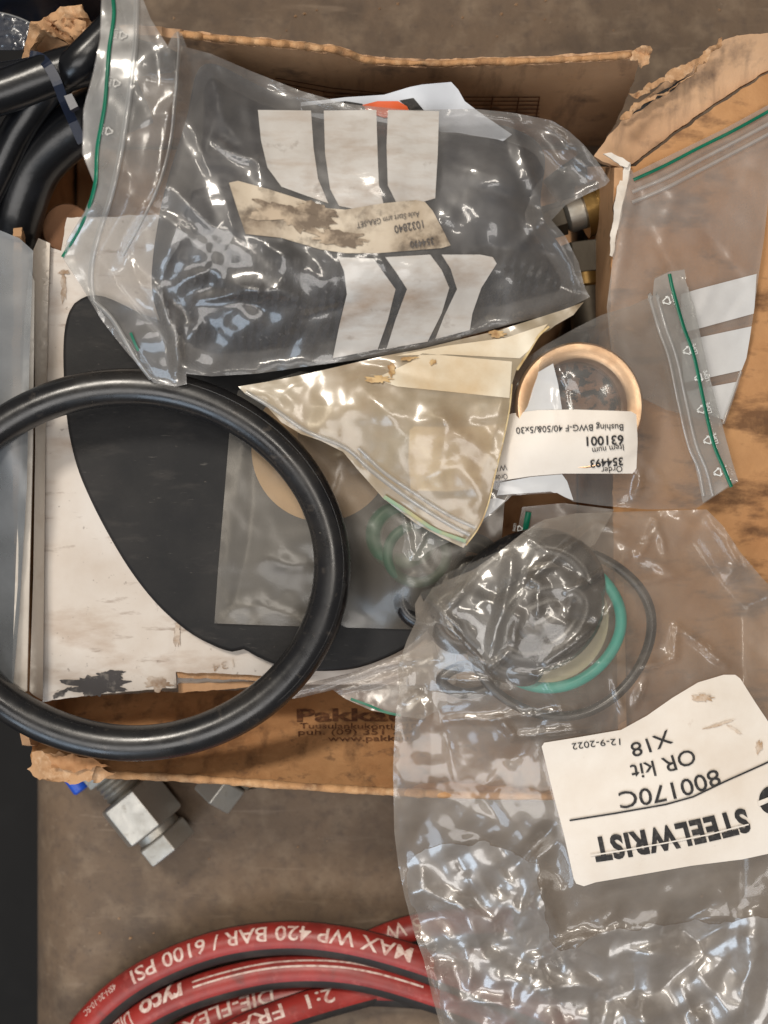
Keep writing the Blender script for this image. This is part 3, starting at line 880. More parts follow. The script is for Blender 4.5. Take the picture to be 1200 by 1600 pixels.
# ------------------------------------------------------------------ black rubber plate
pl = [(125, 466), (108, 484), (99, 520), (98, 580), (104, 660), (118, 725), (140, 780), (170, 838), (205, 895), (245, 945), (290, 985), (330, 1008), (362, 1019), (380, 1015), (398, 1025), (440, 1042),
      (490, 1049), (550, 1046), (600, 1030), (645, 1005), (690, 960), (720, 900), (735, 800), (730, 620), (640, 560), (400, 540), (250, 500), (160, 462)]
plc = catmull(pl, 9, True)
plate = slab('rubber_plate', plc, lambda P: np.full(len(P), 0.1005) + 0.0005 * fbm(P[:, 0] / 150, P[:, 1] / 150, 5), 0.005, M['rubber_plate'], None, h=12)
tag(plate, 'flat black rubber plate with a curved edge on the white carton', 'rubber plate')
bm = bmesh.new(); bm.from_mesh(plate.data)
es = [e for e in bm.edges if len(e.link_faces) == 2 and e.calc_face_angle(0) > 1.0 and e.verts[0].co.z > 0.0985 and e.verts[1].co.z > 0.0985]
bmesh.ops.bevel(bm, geom=es, offset=0.0018, segments=3, affect='EDGES', profile=0.5)
bm.to_mesh(plate.data); bm.free()

# ------------------------------------------------------------------ big black sealing ring
def ring_pts(cx, cy, rx, ry, z, n=120, rot=0.0, tilt=(0, 0), wob=0.0, seed=1, a0=0, a1=2 * math.pi, closed=True):
    a = np.linspace(a0, a1, n, endpoint=not closed)
    x = rx * np.cos(a); y = ry * np.sin(a)
    X = cx + x * math.cos(rot) - y * math.sin(rot)
    Y = cy + x * math.sin(rot) + y * math.cos(rot)
    if wob:
        w = wob * np.stack([np.sin(2 * a + seed), np.cos(3 * a + seed * 2)], 0)
        X = X + w[0]; Y = Y + w[1]
    Z = z + tilt[0] * np.cos(a) + tilt[1] * np.sin(a)
    return at_np(np.stack([X, Y], 1), Z)
ka = np.linspace(0, 2 * math.pi, 161)[:-1]
big = tube('sealing_ring', ring_pts(203, 883, 318, 276, 0.1265, 160, rot=0.06, tilt=(0.002, -0.001), wob=2.2, seed=4), list(0.0086 + 0.00012 * np.sin(3 * ka) + 0.00010 * np.sin(7 * ka + 1)), M['rubber'], None, seg=28, closed=True)
sa_ = math.radians(52)
mesh_seam = tube('mould_seam', ring_pts(203, 883, 318 + 0.0086 * math.cos(sa_) / 3e-4, 276 + 0.0086 * math.cos(sa_) / 3e-4, 0.1265 + 0.0086 * math.sin(sa_), 160, rot=0.06, tilt=(0.002, -0.001), wob=2.2, seed=4), 0.00035, M['rubber'], big, seg=8, closed=True)
tag(big, 'large thick black rubber sealing ring lying over the carton and box edge', 'sealing ring')

# ------------------------------------------------------------------ dusty bag of seals on the plate
sb = thing('clear_bag', at(520, 820, 0.104), 'dusty clear bag of seals lying on the black rubber plate under the big ring', 'bag')
seal_poly = [(360, 655), (372, 610), (470, 580), (600, 600), (740, 640), (790, 760), (780, 900), (700, 975), (660, 984), (560, 981), (440, 978), (335, 974), (340, 900), (350, 780)]
S_seal = Surf([(350, 660, 0.1035), (336, 970, 0.103), (660, 980, 0.103), (480, 690, 0.107), (560, 740, 0.110), (640, 840, 0.1165), (650, 930, 0.1165), (730, 890, 0.1165), (430, 900, 0.1045), (560, 930, 0.106), (760, 700, 0.115), (600, 620, 0.110)],
              rnd=[(26, (340, 620, 780, 980), 0.0014, 28, 100, 12)], noise=[(0.0010, 90, 14)])
bag(seal_poly, S_seal, 0.004, M['film_seal'], sb, h=6, bottom_floor=0.1014, edge_wave=0.0004)
dz = lambda P: np.full(len(P), 0.1026)
dpoly = np.stack([503 + 110 * np.cos(np.linspace(0, 2 * math.pi, 64, endpoint=False)), 703 + 112 * np.sin(np.linspace(0, 2 * math.pi, 64, endpoint=False))], 1)
d = slab('fibre_disc', dpoly, dz, 0.0010, M['beige'], None, h=14)
tag(d, 'flat beige fibre disc inside the dusty bag behind the big ring', 'disc')
def oring(px, py, rx, ry, z, r, mat, label, name='o_ring', rot=0, seg=12, n=56, group=None, tilt=(0, 0), wob=0, seed=1, cat='o-ring'):
    o = tube(name, ring_pts(px, py, rx, ry, z, n, rot, tilt, wob, seed), r, M[mat], None, seg=seg, closed=True)
    return tag(o, label, cat, group)
oring(628, 836, 44, 42, 0.1065, 0.0042, 'green_seal', 'green seal ring in the dusty bag just left of the small folded bag corner')
oring(652, 866, 46, 44, 0.1100, 0.0028, 'green_seal', 'thinner green seal ring overlapping the other one in the dusty bag')
oring(664, 932, 36, 38, 0.1065, 0.0046, 'rubber', 'thick black seal ring in the dusty bag below the green rings')
oring(732, 885, 40, 38, 0.107, 0.0048, 'rubber', 'thick black seal ring at the right end of the dusty bag')
oring(742, 902, 26, 24, 0.112, 0.0034, 'rubber', 'small black seal ring stacked at the right end of the dusty bag')

# ------------------------------------------------------------------ black hoses at the top left
def hose(name, pts, r, mat, label, cat='hose', group=None):
    P = catmull(pts, 8)
    o = tube(name, np.array([at(p[0], p[1], p[2]) for p in P]), r, M[mat], None, seg=20)
    return tag(o, label, cat, group)
hose('hose', [(-70, 168, 0.145), (20, 138, 0.145), (90, 112, 0.145), (170, 92, 0.142), (260, 80, 0.12)], 0.0098, 'hose_black', 'black rubber hose entering from the left edge under the navy cable tie')
hose('hose', [(-70, 128, 0.132), (40, 112, 0.132), (120, 92, 0.132), (200, 80, 0.13)], 0.0060, 'hose_black', 'thin black hose behind the cable tie next to the crushed corner')
hose('hose', [(-40, 340, 0.112), (-5, 270, 0.118), (30, 200, 0.126), (75, 140, 0.134), (120, 100, 0.150), (180, 40, 0.15)], 0.0078, 'hose_black', 'black hose rising from lower left and crossing over at the cable tie')
hose('hose', [(20, 420, 0.085), (24, 340, 0.098), (50, 265, 0.107), (95, 215, 0.114), (150, 180, 0.118), (220, 150, 0.115)], 0.0135, 'hose_black', 'thickest black hose curving down beside the zip of the striped bag')
hose('hose', [(-20, 400, 0.07), (0, 310, 0.085), (50, 225, 0.098), (110, 175, 0.105), (160, 160, 0.105)], 0.007, 'hose_black', 'black hose lowest in the bundle between the two thicker ones')
tie_path = catmull([(46, 86), (66, 92), (84, 118), (100, 158), (112, 186), (128, 222)], 5)
tz = np.interp(tie_path[:, 1], [86, 100, 130, 160, 190, 225], [0.150, 0.1575, 0.1565, 0.150, 0.140, 0.134])
V, F = [], []
for i, p in enumerate(tie_path):
    a = at(p[0], p[1], tz[i]); d = tie_path[min(i + 1, len(tie_path) - 1)] - tie_path[max(i - 1, 0)]
    d /= np.linalg.norm(d); nrm = Vector((d[1], d[0], 0)) * 0.0022
    for q in (a - nrm, a + nrm, a + nrm - Vector((0, 0, 0.0013)), a - nrm - Vector((0, 0, 0.0013))): V.append(q)
for i in range(len(tie_path) - 1):
    for k in range(4):
        l = (k + 1) % 4
        F.append((i * 4 + k, i * 4 + l, i * 4 + 4 + l, i * 4 + 4 + k))
tie = thing('cable_tie', at(90, 130, 0.156), 'navy cable tie strapped round the bundle of black hoses', 'cable tie')
mesh('strap', V, F, M['tie'], tie, smooth=False)
slab('buckle', [(100, 150), (112, 146), (122, 166), (110, 172)], 0.1535, 0.004, M['tie'], tie, h=6)
# things behind, top left corner
hz = Surf([(-40, 12, 0.07), (60, 4, 0.085), (160, 10, 0.075), (60, 26, 0.06), (160, 40, 0.055), (-40, 30, 0.06)], noise=[(0.006, 50, 3)])
o = slab('plastic_bundle', [(-60, -40), (180, -40), (172, 40), (150, 44), (110, 22), (60, 28), (20, 22), (-60, 16)], hz, 0.05, M['dark_blue'], None, h=9, edge_noise=2)
tag(o, 'dark blue plastic bundle lying behind the crushed top left box corner', 'bundle')
gh = thing('grey_bag', at(10, 60, 0.1), 'grey ribbed plastic sheet poking in at the left edge above the hoses', 'plastic sheet')
S_g = Surf([(-40, 20, 0.09), (40, 34, 0.10), (46, 80, 0.10), (-40, 80, 0.09)], noise=[(0.001, 40, 3)])
M['film_grey'] = film('grey ribbed film', (0.6, 0.62, 0.66, 1), 0.5, srgb(84, 88, 100), 0.2, 0.3, 200, spec=0.08)
slab('sheet', [(-50, 16), (0, 20), (30, 28), (48, 36), (44, 60), (36, 78), (-50, 78)], lambda P: S_g(P) + 0.0005 * np.sin(P[:, 1] * 1.6), 0.0008, M['film_grey'], gh, h=3.5)
ribbon('edge_bead', [(-50, 17), (0, 20), (30, 28), (47, 36)], 3, S_g, M['zip_clear'], gh, off=0.0008, height=0.001)
# cardboard core
core = thing('cardboard_tube', at(105, 352, 0.02), 'brown cardboard core tube half hidden under the zip edge of the striped bag', 'cardboard tube')
def lathe_px(name, cx, cy, prof, mat, parent, seg=48):
    c = at(cx, cy, prof[0][1]); V, F = [], []
    C0 = at(cx, cy, max(p[1] for p in prof))
    for (r, z) in prof:
        for k in range(seg):
            t = 2 * math.pi * k / seg
            V.append((C0.x + r * math.cos(t), C0.y + r * math.sin(t), z))
    n = len(prof)
    for i in range(n):
        j = (i + 1) % n
        for k in range(seg):
            l = (k + 1) % seg
            F.append((i * seg + k, i * seg + l, j * seg + l, j * seg + k))
    o = mesh(name, V, F, M[mat], parent)
    bm = bmesh.new(); bm.from_mesh(o.data); bmesh.ops.recalc_face_normals(bm, faces=bm.faces[:]); bm.to_mesh(o.data); bm.free()
    o.data.set_sharp_from_angle(angle=math.radians(40))
    return o
lathe_px('wall', 104, 356, [(0.0122, 0.02), (0.0122, 0.0900), (0.0116, 0.0907), (0.0, 0.0907), (0.0, 0.02)], 'core', core)

# ------------------------------------------------------------------ clear bag over the left wall
lb = thing('clear_bag', at(10, 700, 0.12), 'bluish clear bag hanging over the left wall of the box beside the white flaps', 'bag')
S_l = Surf([(-40, 360, 0.125), (40, 380, 0.122), (40, 700, 0.1215), (20, 1075, 0.1215), (-40, 1075, 0.10), (-40, 700, 0.112), (10, 700, 0.1235)],
           noise=[(0.0006, 160, 2)])
bag([(-60, 350), (0, 360), (30, 372), (52, 392), (46, 560), (42, 760), (30, 960), (20, 1078), (-20, 1076), (-60, 1070)], S_l, 0.001, M['film_left'], lb, h=5, edge_fade=8, edge_wave=0.0004)

# ------------------------------------------------------------------ things down inside the box at right
f1 = thing('hydraulic_fitting', at(905, 335, 0.03), 'yellow brass coloured fitting down inside the box at the right wall', 'fitting')
c = at(922, 328, 0.065); ax = Vector((0.95, 0.28, 0.02))
hexes('ring_collar', c, ax, [(-0.004, 0.011), (-0.004, 0.0135), (0.001, 0.0135), (0.001, 0.0125), (0.003, 0.0125), (0.003, 0.0138), (0.006, 0.0138), (0.007, 0.012)], M['brass'], f1, sides=32, smooth=True)
hexes('stem', c, ax, [(-0.014, 0.006), (-0.012, 0.0085), (-0.004, 0.0085)], M['steel'], f1, sides=24, smooth=True)
hexes('nut', c, ax, [(-0.026, 0.009), (-0.014, 0.009)], M['steel_dull'], f1)
hose('hose', [(880, 260, 0.030), (925, 330, 0.028), (930, 420, 0.030), (915, 520, 0.030), (870, 620, 0.025)], 0.0135, 'hose_black', 'black hose added deep inside the box to darken it under the fittings at the right wall')  # added hose, blocks bounced light so the box interior stays dark
f2 = thing('hydraulic_fitting', at(920, 425, 0.03), 'dull steel fitting down inside the box below the brass coloured one', 'fitting')
c = at(912, 418, 0.055); ax = Vector((0.12, -1, 0.0))
hexes('nut', c, ax, [(-0.012, 0.0135), (0.004, 0.0135)], M['steel_dull'], f2)
hexes('collar', c, ax, [(0.004, 0.0115), (0.010, 0.0115), (0.011, 0.0105)], M['brass'], f2, sides=28, smooth=True)
hexes('stem', c, ax, [(0.011, 0.010), (0.032, 0.010)], M['steel_dull'], f2, sides=28, smooth=True)

# ------------------------------------------------------------------ large striped zip bag
mb_poly = [(165, -30), (212, -30), (236, 30), (262, 72), (268, 58), (276, 48), (284, 52), (292, 74), (330, 84), (390, 110), (470, 142), (540, 162), (640, 172), (740, 170), (800, 176), (862, 188), (888, 204), (912, 226), (932, 250), (953, 282),
           (946, 290), (920, 302), (884, 320), (862, 344), (884, 370), (904, 410), (914, 450), (922, 464), (880, 486), (800, 506), (720, 528), (640, 548), (560, 562), (470, 574), (400, 584), (330, 588), (291, 584), (292, 600), (276, 604), (240, 598),
           (224, 580), (196, 548), (160, 502), (126, 446), (98, 404), (104, 376), (132, 330), (148, 290), (128, 240), (130, 170), (146, 110), (156, 60), (158, 0)]
stripes = [[(403, 172), (486, 173), (490, 232), (497, 280), (513, 318), (470, 303), (440, 292), (418, 262), (408, 220)],
           [(506, 173), (588, 172), (590, 240), (592, 290), (600, 322), (560, 328), (530, 322), (516, 296), (508, 240)],
           [(606, 172), (686, 174), (684, 240), (680, 310), (640, 322), (620, 318), (606, 290), (604, 230)],
           [(528, 402), (584, 404), (602, 430), (618, 452), (606, 500), (590, 546), (520, 560), (530, 510), (542, 460), (538, 425)],
           [(602, 402), (672, 398), (690, 422), (702, 450), (690, 490), (668, 534), (604, 545), (618, 500), (636, 452), (622, 430)],
           [(690, 398), (750, 398), (770, 402), (776, 412), (752, 450), (738, 490), (734, 516), (680, 530), (694, 494), (714, 452), (704, 420)]]
lab_main = [(358, 286), (372, 283), (420, 296), (470, 312), (512, 326), (540, 328), (600, 318), (650, 313), (664, 316), (676, 330), (690, 356), (704, 384), (690, 388), (640, 392), (590, 396), (540, 396), (500, 390), (440, 372), (384, 366), (372, 330)]
S_main = Surf([(170, -20, 0.165), (140, 200, 0.165), (120, 390, 0.150), (230, 570, 0.140), (285, 598, 0.139), (200, 300, 0.172), (210, 120, 0.176), (274, 60, 0.172), (275, 200, 0.172),
               (400, 140, 0.150), (560, 180, 0.152), (680, 180, 0.150), (860, 195, 0.146), (945, 280, 0.145), (880, 330, 0.140), (920, 460, 0.128), (700, 530, 0.136), (540, 562, 0.138), (400, 582, 0.136),
               (380, 280, 0.166), (540, 320, 0.166), (680, 330, 0.160), (800, 280, 0.156), (600, 240, 0.162), (660, 440, 0.158), (560, 440, 0.162), (400, 440, 0.166), (300, 400, 0.168), (300, 520, 0.150), (430, 520, 0.152), (820, 420, 0.148), (620, 480, 0.152)],
              folds=[(276, 60, 268, 180, 26, 0.010), (268, 180, 240, 290, 26, 0.009), (240, 290, 165, 430, 24, 0.007),
                     (290, 180, 330, 260, 18, 0.003), (300, 200, 410, 260, 14, 0.003), (330, 90, 520, 150, 20, 0.003), (250, 280, 330, 350, 22, 0.003),
                     (860, 190, 905, 250, 26, 0.006), (905, 250, 945, 282, 20, 0.004), (800, 180, 850, 340, 22, 0.004), (820, 340, 900, 420, 18, 0.003),
                     (170, 440, 250, 450, 22, 0.004), (250, 450, 280, 560, 18, 0.005), (350, 440, 430, 455, 26, 0.005), (430, 455, 480, 480, 18, 0.003), (310, 470, 400, 450, 14, 0.003), (200, 400, 235, 470, 16, 0.004),
                     (280, 490, 275, 590, 16, 0.004), (470, 500, 560, 470, 14, -0.002), (700, 380, 900, 400, 40, -0.004), (760, 300, 860, 330, 20, -0.003)],
              rnd=[(12, (240, 80, 420, 420), 0.0028, 30, 110, 3), (18, (700, 190, 920, 500), 0.0024, 32, 120, 8), (10, (180, 330, 300, 590), 0.003, 24, 80, 9), (5, (280, 420, 520, 570), 0.003, 24, 80, 10), (8, (130, 0, 260, 380), 0.002, 22, 120, 11)],
              noise=[(0.0026, 110, 5), (0.00018, 30, 6)], flats=[lab_main] + stripes, flat_keep=0.6)
mbag = thing('zip_bag', at(520, 380, 0.12), 'large clear zip bag with white stripes, a grimy label and a dark part inside', 'bag')
_, parts = bag(mb_poly, S_main, 0.016, M['film_main'], mbag, h=5, edge_fade=20, bottom_floor=0.118,
               regions=[('printed_stripe', q, M['stripe'], 0.0003) for q in stripes] + [('label', lab_main, M['label_dirty'], 0.0006), ('zip_strip', [(166, -29), (211, -29), (210, 60), (200, 150), (186, 240), (170, 310), (148, 376), (140, 430), (138, 462), (128, 446), (100, 404), (106, 376), (134, 330), (149, 290), (130, 240), (132, 170), (148, 110), (158, 60), (160, 0)], M['film_zip'], 0.0004)])
lb_main = parts['label'][0]
lb_main['label'] = 'torn grimy label with faded numbers'
smain = lambda P: S_main(P)
lettering([text_px('Axle Start arm GRA-SET', (655, 330), (556, 348), 9, 0.002, mid=(606, 338), shear=0.1),
           text_px('1032840', (660, 344), (615, 353), 12, 0.012), text_px('354490', (677, 371), (640, 377), 11, 0.010)], smain, M['ink_grey'], lb_main, off=0.0013)
flat_print('stain', [blot(455, 338, 60, 20, 33, rot=0.28), blot(530, 372, 44, 12, 35, rot=0.1), blot(498, 330, 30, 10, 37, rot=0.3)], smain, solid('label grime', srgb(112, 98, 84), 0.8, layers=[(srgb(190, 172, 150), 90, 0.45, 0.62, 0.9)]), lb_main, 0.0011)
# zip
zipc = [(172, -30), (178, 20), (170, 80), (164, 160), (152, 230), (148, 290), (130, 345), (98, 402)]
ribbon('zip_line', zipc, 6, smain, M['zip_green'], mbag, off=0.0012, height=0.0006)
ribbon('zip_bead', [(214, -30), (212, 60), (202, 150), (188, 240), (172, 310), (150, 380), (142, 430), (146, 470)], 9, smain, M['zip_clear'], mbag, off=0.0014, height=0.0014)
ribbon('zip_bead', [(146, 470), (176, 500), (212, 560), (236, 592)], 7, smain, M['zip_clear'], mbag, off=0.0012, height=0.0012)
ribbon('zip_line', [(204, 520), (210, 535), (216, 548)], 4, smain, M['zip_green'], mbag, off=0.0012)
ribbon('side_seam', [(278, 50), (280, 76), (274, 150), (266, 225), (248, 290), (222, 345), (192, 400)], 5, smain, M['zip_clear'], mbag, off=0.0006, height=0.0010)
def mark(cx, cy, sz, ang):
    out = []
    for k in range(3):
        a0 = ang + k * 2.094 - 1.57; a1 = a0 + 2.094
        p = np.array([cx + sz * math.cos(a0), cy + sz * math.sin(a0)]); q = np.array([cx + sz * math.cos(a1), cy + sz * math.sin(a1)])
        out.append(stroke([p + (q - p) * 0.12, p + (q - p) * 0.70], sz * 0.22, 3))
        d = (q - p); d = d / np.linalg.norm(d); nn = np.array([d[1], -d[0]])
        e = p + (q - p) * 0.70
        out.append((np.array([e + nn * sz * 0.32, e - nn * sz * 0.32, e + d * sz * 0.45]), np.array([[0, 1, 2]])))
    u = np.array([math.cos(ang), math.sin(ang)]); v = np.array([-u[1], u[0]])
    b = np.array([cx, cy]) + v * sz * 1.75
    out.append(text_px('LDPE', b - u * sz * 1.0, b + u * sz * 1.0, sz * 0.7, 0.004))
    return out
M['mark_faint'] = solid('faint bag print', srgb(186, 184, 180), 0.6)
for (x, y, a) in ((192, 55, 1.7), (182, 130, 1.75), (170, 205, 1.8)):
    lettering(mark(x, y, 8, a), smain, M['mark_faint'], mbag, off=0.0010, name='recycling_mark')
# dark part inside the bag
pp = catmull([(290, 190), (320, 100), (420, 140), (540, 172), (680, 182), (800, 200), (850, 240), (846, 330), (890, 410), (896, 470), (720, 514), (540, 552), (400, 572), (300, 566), (240, 470), (250, 330)], 14, True)
S_part = lambda P: np.minimum(S_main.base(P) - 0.006, 0.155) + 0.005 * fbm(P[:, 0] / 80, P[:, 1] / 55, 3) + 0.0015 * np.sin((P[:, 0] + 0.18 * P[:, 1] + 24 * vnoise(P[:, 0] / 120, P[:, 1] / 120, 4)) * 2 * math.pi / 15) * smooth01((P[:, 1] - 380) / 60) - 0.012 * (1 - smooth01(poly_dist(P, pp) / 45))
o = slab('machine_part', pp, S_part, 0.03, M['dark_part'], None, h=5)
tag(o, 'dark lumpy machine part inside the large striped zip bag', 'machine part')

# white paper with orange print behind the striped bag
S_pp = Surf([(500, 165, 0.140), (700, 135, 0.142), (750, 190, 0.140), (560, 220, 0.136), (620, 160, 0.142)], folds=[(640, 150, 690, 200, 30, 0.003)], noise=[(0.001, 60, 3)])
pa = thing('parts_leaflet', at(640, 170, 0.12), 'white leaflet with orange and black print sticking up behind the striped bag', 'leaflet')
slab('sheet', [(470, 160), (540, 152), (600, 148), (640, 136), (660, 132), (705, 128), (716, 140), (726, 158), (750, 176), (800, 210), (760, 240), (520, 230), (470, 190)], S_pp, 0.0006, M['paper_white'], pa, h=8)
flat_print('orange_print', [[(566, 164), (590, 158), (622, 158), (636, 166), (642, 180), (600, 184), (576, 176)]], S_pp, M['paper_orange'], pa, 0.0006)
flat_print('black_print', [[(624, 157), (646, 153), (662, 172), (664, 182), (644, 182), (636, 166)]], S_pp, M['ink'], pa, 0.0006)
flat_print('black_print', [[(470, 166), (540, 158), (566, 162), (576, 176), (520, 178), (474, 174)]], S_pp, M['ink'], pa, 0.0006)

# ------------------------------------------------------------------ far right empty zip bag
S_r = Surf([(985, 280, 0.1195), (1100, 225, 0.1175), (1215, 170, 0.114), (950, 480, 0.124), (1080, 400, 0.119), (1200, 370, 0.112), (1180, 480, 0.114), (1160, 570, 0.113), (1130, 658, 0.1165), (1060, 600, 0.120), (980, 600, 0.123)],
           folds=[(985, 300, 960, 470, 14, 0.002), (1070, 260, 1020, 420, 20, 0.001), (1130, 420, 1060, 560, 16, 0.001)], rnd=[(26, (960, 220, 1200, 640), 0.0009, 20, 90, 4)], noise=[(0.0010, 80, 7)])
rp = [(984, 262), (990, 270), (1060, 236), (1130, 202), (1215, 156), (1215, 200), (1204, 280), (1194, 372), (1184, 440), (1176, 500), (1166, 560), (1158, 580), (1144, 622), (1130, 664), (1100, 656), (1040, 640), (960, 600), (948, 480), (958, 400), (972, 320), (980, 290)]
rstripes = [[(1064, 460), (1090, 452), (1182, 428), (1178, 490), (1090, 514), (1064, 521)], [(1064, 536), (1090, 528), (1174, 510), (1166, 566), (1162, 578), (1090, 594), (1068, 598)], [(1072, 612), (1090, 608), (1154, 596), (1130, 656), (1084, 640)]]
rb = thing('zip_bag', at(1090, 420, 0.112), 'empty flat zip bag lying on the side flap at the right edge', 'bag')
_, parts = bag(rp, S_r, 0.0012, M['film_right'], rb, h=6, edge_wave=0.0003, regions=[('printed_stripe', q, M['stripe_clean'], 0.0003) for q in rstripes])
sr = lambda P: S_r(P)
ribbon('zip_line', [(990, 281), (1040, 258), (1090, 232), (1150, 202), (1215, 166)], 5, sr, M['zip_green'], rb, off=0.0012, height=0.0004)
for dy in (16, 32):
    ribbon('zip_bead', [(988, 284 + dy), (1040, 262 + dy), (1090, 236 + dy), (1150, 205 + dy), (1215, 170 + dy)], 6, sr, M['zip_clear'], rb, off=0.0010, height=0.0010)
ribbon('edge_fold', [(1158, 580), (1144, 622), (1130, 662)], 5, sr, M['zip_clear'], rb, off=0.0010, height=0.0008)

# ------------------------------------------------------------------ bag with the bronze bushing
bb_poly = [(815, 566), (850, 540), (900, 512), (940, 492), (985, 478), (1020, 462), (1022, 434), (1046, 424), (1070, 420), (1072, 440), (1086, 480), (1098, 540), (1112, 600), (1128, 660), (1144, 720), (1154, 752), (1128, 768), (1086, 796), (1010, 796), (940, 790), (896, 784), (870, 770),
           (800, 774), (784, 790), (744, 826), (732, 826), (728, 780), (770, 660), (796, 600)]
lab_b = [(800, 646), (840, 641), (900, 640), (960, 642), (986, 643), (994, 648), (996, 690), (994, 732), (988, 740), (940, 740), (880, 740), (830, 744), (790, 750), (768, 752), (768, 700), (772, 655)]
bstr = [[(812, 600), (840, 582), (864, 568), (872, 600), (878, 640), (840, 641), (806, 645)], [(782, 754), (830, 745), (878, 741), (886, 752), (896, 782), (860, 768), (800, 772), (776, 774)], [(744, 820), (752, 782), (776, 778), (790, 782), (770, 800)]]
S_b = Surf([(815, 570, 0.136), (900, 512, 0.134), (1020, 462, 0.130), (1046, 424, 0.1275), (1070, 422, 0.1265), (1152, 752, 0.124), (1086, 794, 0.126), (940, 790, 0.134), (800, 774, 0.138), (740, 822, 0.138), (770, 680, 0.140), (935, 600, 0.1535), (870, 600, 0.153), (990, 600, 0.151), (900, 690, 0.151), (980, 690, 0.149), (930, 548, 0.151), (860, 560, 0.150), (830, 690, 0.150), (1040, 600, 0.138), (1060, 700, 0.133), (1000, 770, 0.136), (1100, 640, 0.126)],
           folds=[(1005, 712, 1040, 770, 14, 0.004), (1005, 712, 985, 790, 12, 0.003), (1030, 560, 1060, 700, 26, 0.003), (915, 540, 985, 480, 12, 0.003), (960, 510, 1010, 540, 22, 0.002), (990, 780, 1000, 740, 10, 0.003)],
           rnd=[(20, (800, 450, 1080, 790), 0.0016, 20, 80, 17)], noise=[(0.0010, 80, 15)], flats=[lab_b], flat_keep=0.25)
bbag = thing('zip_bag', at(950, 640, 0.118), 'clear zip bag holding a bronze bushing ring with a white printed label', 'bag')
_, parts = bag(bb_poly, S_b, 0.018, M['film_clear'], bbag, h=5, bottom_floor=0.1225, edge_wave=0.0006, regions=[('printed_stripe', q, M['stripe_clean'], 0.0003) for q in bstr] + [('label', lab_b, M['label'], 0.0006), ('zip_strip', [(1012, 468), (1023, 436), (1046, 425), (1069, 422), (1071, 440), (1085, 480), (1097, 540), (1111, 600), (1127, 660), (1143, 720), (1152, 750), (1128, 766), (1098, 786), (1080, 700), (1056, 600), (1034, 520)], M['film_zip'], 0.0004)])
lbl = parts['label'][0]
sb_ = lambda P: S_b(P)
lettering([text_px('Order', (972, 728), (939, 731), 9.5, 0.0), text_px('354493', (973, 715), (922, 719), 12, 0.02), text_px('Item num', (974, 694), (925, 700), 10, 0.0),
           text_px('631001', (974, 680), (916, 683), 14, 0.02), text_px('Bushing BWG-F 40/50&/5x30', (974, 663), (806, 668), 10, 0.004, mid=(890, 664))], sb_, M['ink'], lbl, off=0.0013)
lettering([text_px('W1', (792, 726), (776, 728), 9, 0.0), text_px('Order', (792, 740), (770, 744), 9, 0.0)], sb_, M['ink_grey'], lbl, off=0.0013)
zb_ = [(1046, 428), (1052, 455), (1068, 510), (1084, 555), (1098, 620), (1114, 690), (1130, 730), (1143, 761)]
ribbon('zip_line', zb_, 5.5, sb_, M['zip_green'], bbag, off=0.0012, height=0.0005)
for dx in (-36, -24):
    ribbon('zip_bead', [(p[0] + dx - 2 + (10 if p[1] < 440 else 0), p[1] + 34 * (p[1] < 440) + 4) for p in zb_[:-1]] + [(1143 + dx * 1.2, 775)], 6, sb_, M['zip_clear'], bbag, off=0.0010, height=0.0011)
for (x, y, a) in ((1042, 470, 1.30), (1074, 548, 1.32), (1092, 590, 1.32), (1096, 640, 1.32), (1106, 688, 1.32), (1122, 738, 1.32)):
    lettering(mark(x, y, 8.5, a + 3.14), sb_, M['mark_white'], bbag, off=0.0011, name='recycling_mark')
bu = lathe_px('bushing', 906, 634, [(0.0208, 0.128), (0.0284, 0.128), (0.0290, 0.129), (0.0290, 0.1448), (0.0280, 0.1462), (0.0238, 0.1462), (0.0217, 0.1448), (0.0209, 0.1420)], 'bronze', None, seg=72)
tag(bu, 'bronze bushing ring inside the clear bag with the white label', 'bushing')
M['speckled'] = solid('dark speckled pad', srgb(150, 108, 80), 0.7, layers=[(srgb(12, 10, 10), 150, 0.50, 0.55, 1.0), (srgb(112, 80, 60), 60, 0.5, 0.7, 0.5)], bump=[(120, 0.4)])
a_ = np.linspace(0, 2 * math.pi, 56, endpoint=False)
o = slab('speckled_pad', np.stack([906 + 68 * np.cos(a_), 634 + 68 * np.sin(a_)], 1), lambda P: np.full(len(P), 0.1277) + 0.0006 * fbm(P[:, 0] / 14, P[:, 1] / 14, 5), 0.002, M['speckled'], None, h=6)
tag(o, 'dark speckled round pad seen through the hole of the bronze bushing', 'pad')
# small folded bag corner under the oily bag
fb = thing('clear_bag', at(650, 840, 0.12), 'small clear bag corner pointing down below the oily bag zip', 'bag')
S_f = Surf([(622, 790, 0.124), (645, 875, 0.123), (700, 835, 0.124), (660, 800, 0.125), (720, 780, 0.127)], folds=[(632, 800, 646, 874, 9, 0.004), (672, 820, 648, 872, 8, 0.003)], noise=[(0.0006, 30, 3)])
bag([(618, 780), (626, 800), (632, 845), (628, 862), (640, 876), (654, 876), (668, 862), (704, 846), (726, 836), (740, 800), (700, 770)], S_f, 0.002, M['film_clear'], fb, h=4, edge_fade=8, edge_wave=0.0003, bottom_floor=0.1185)

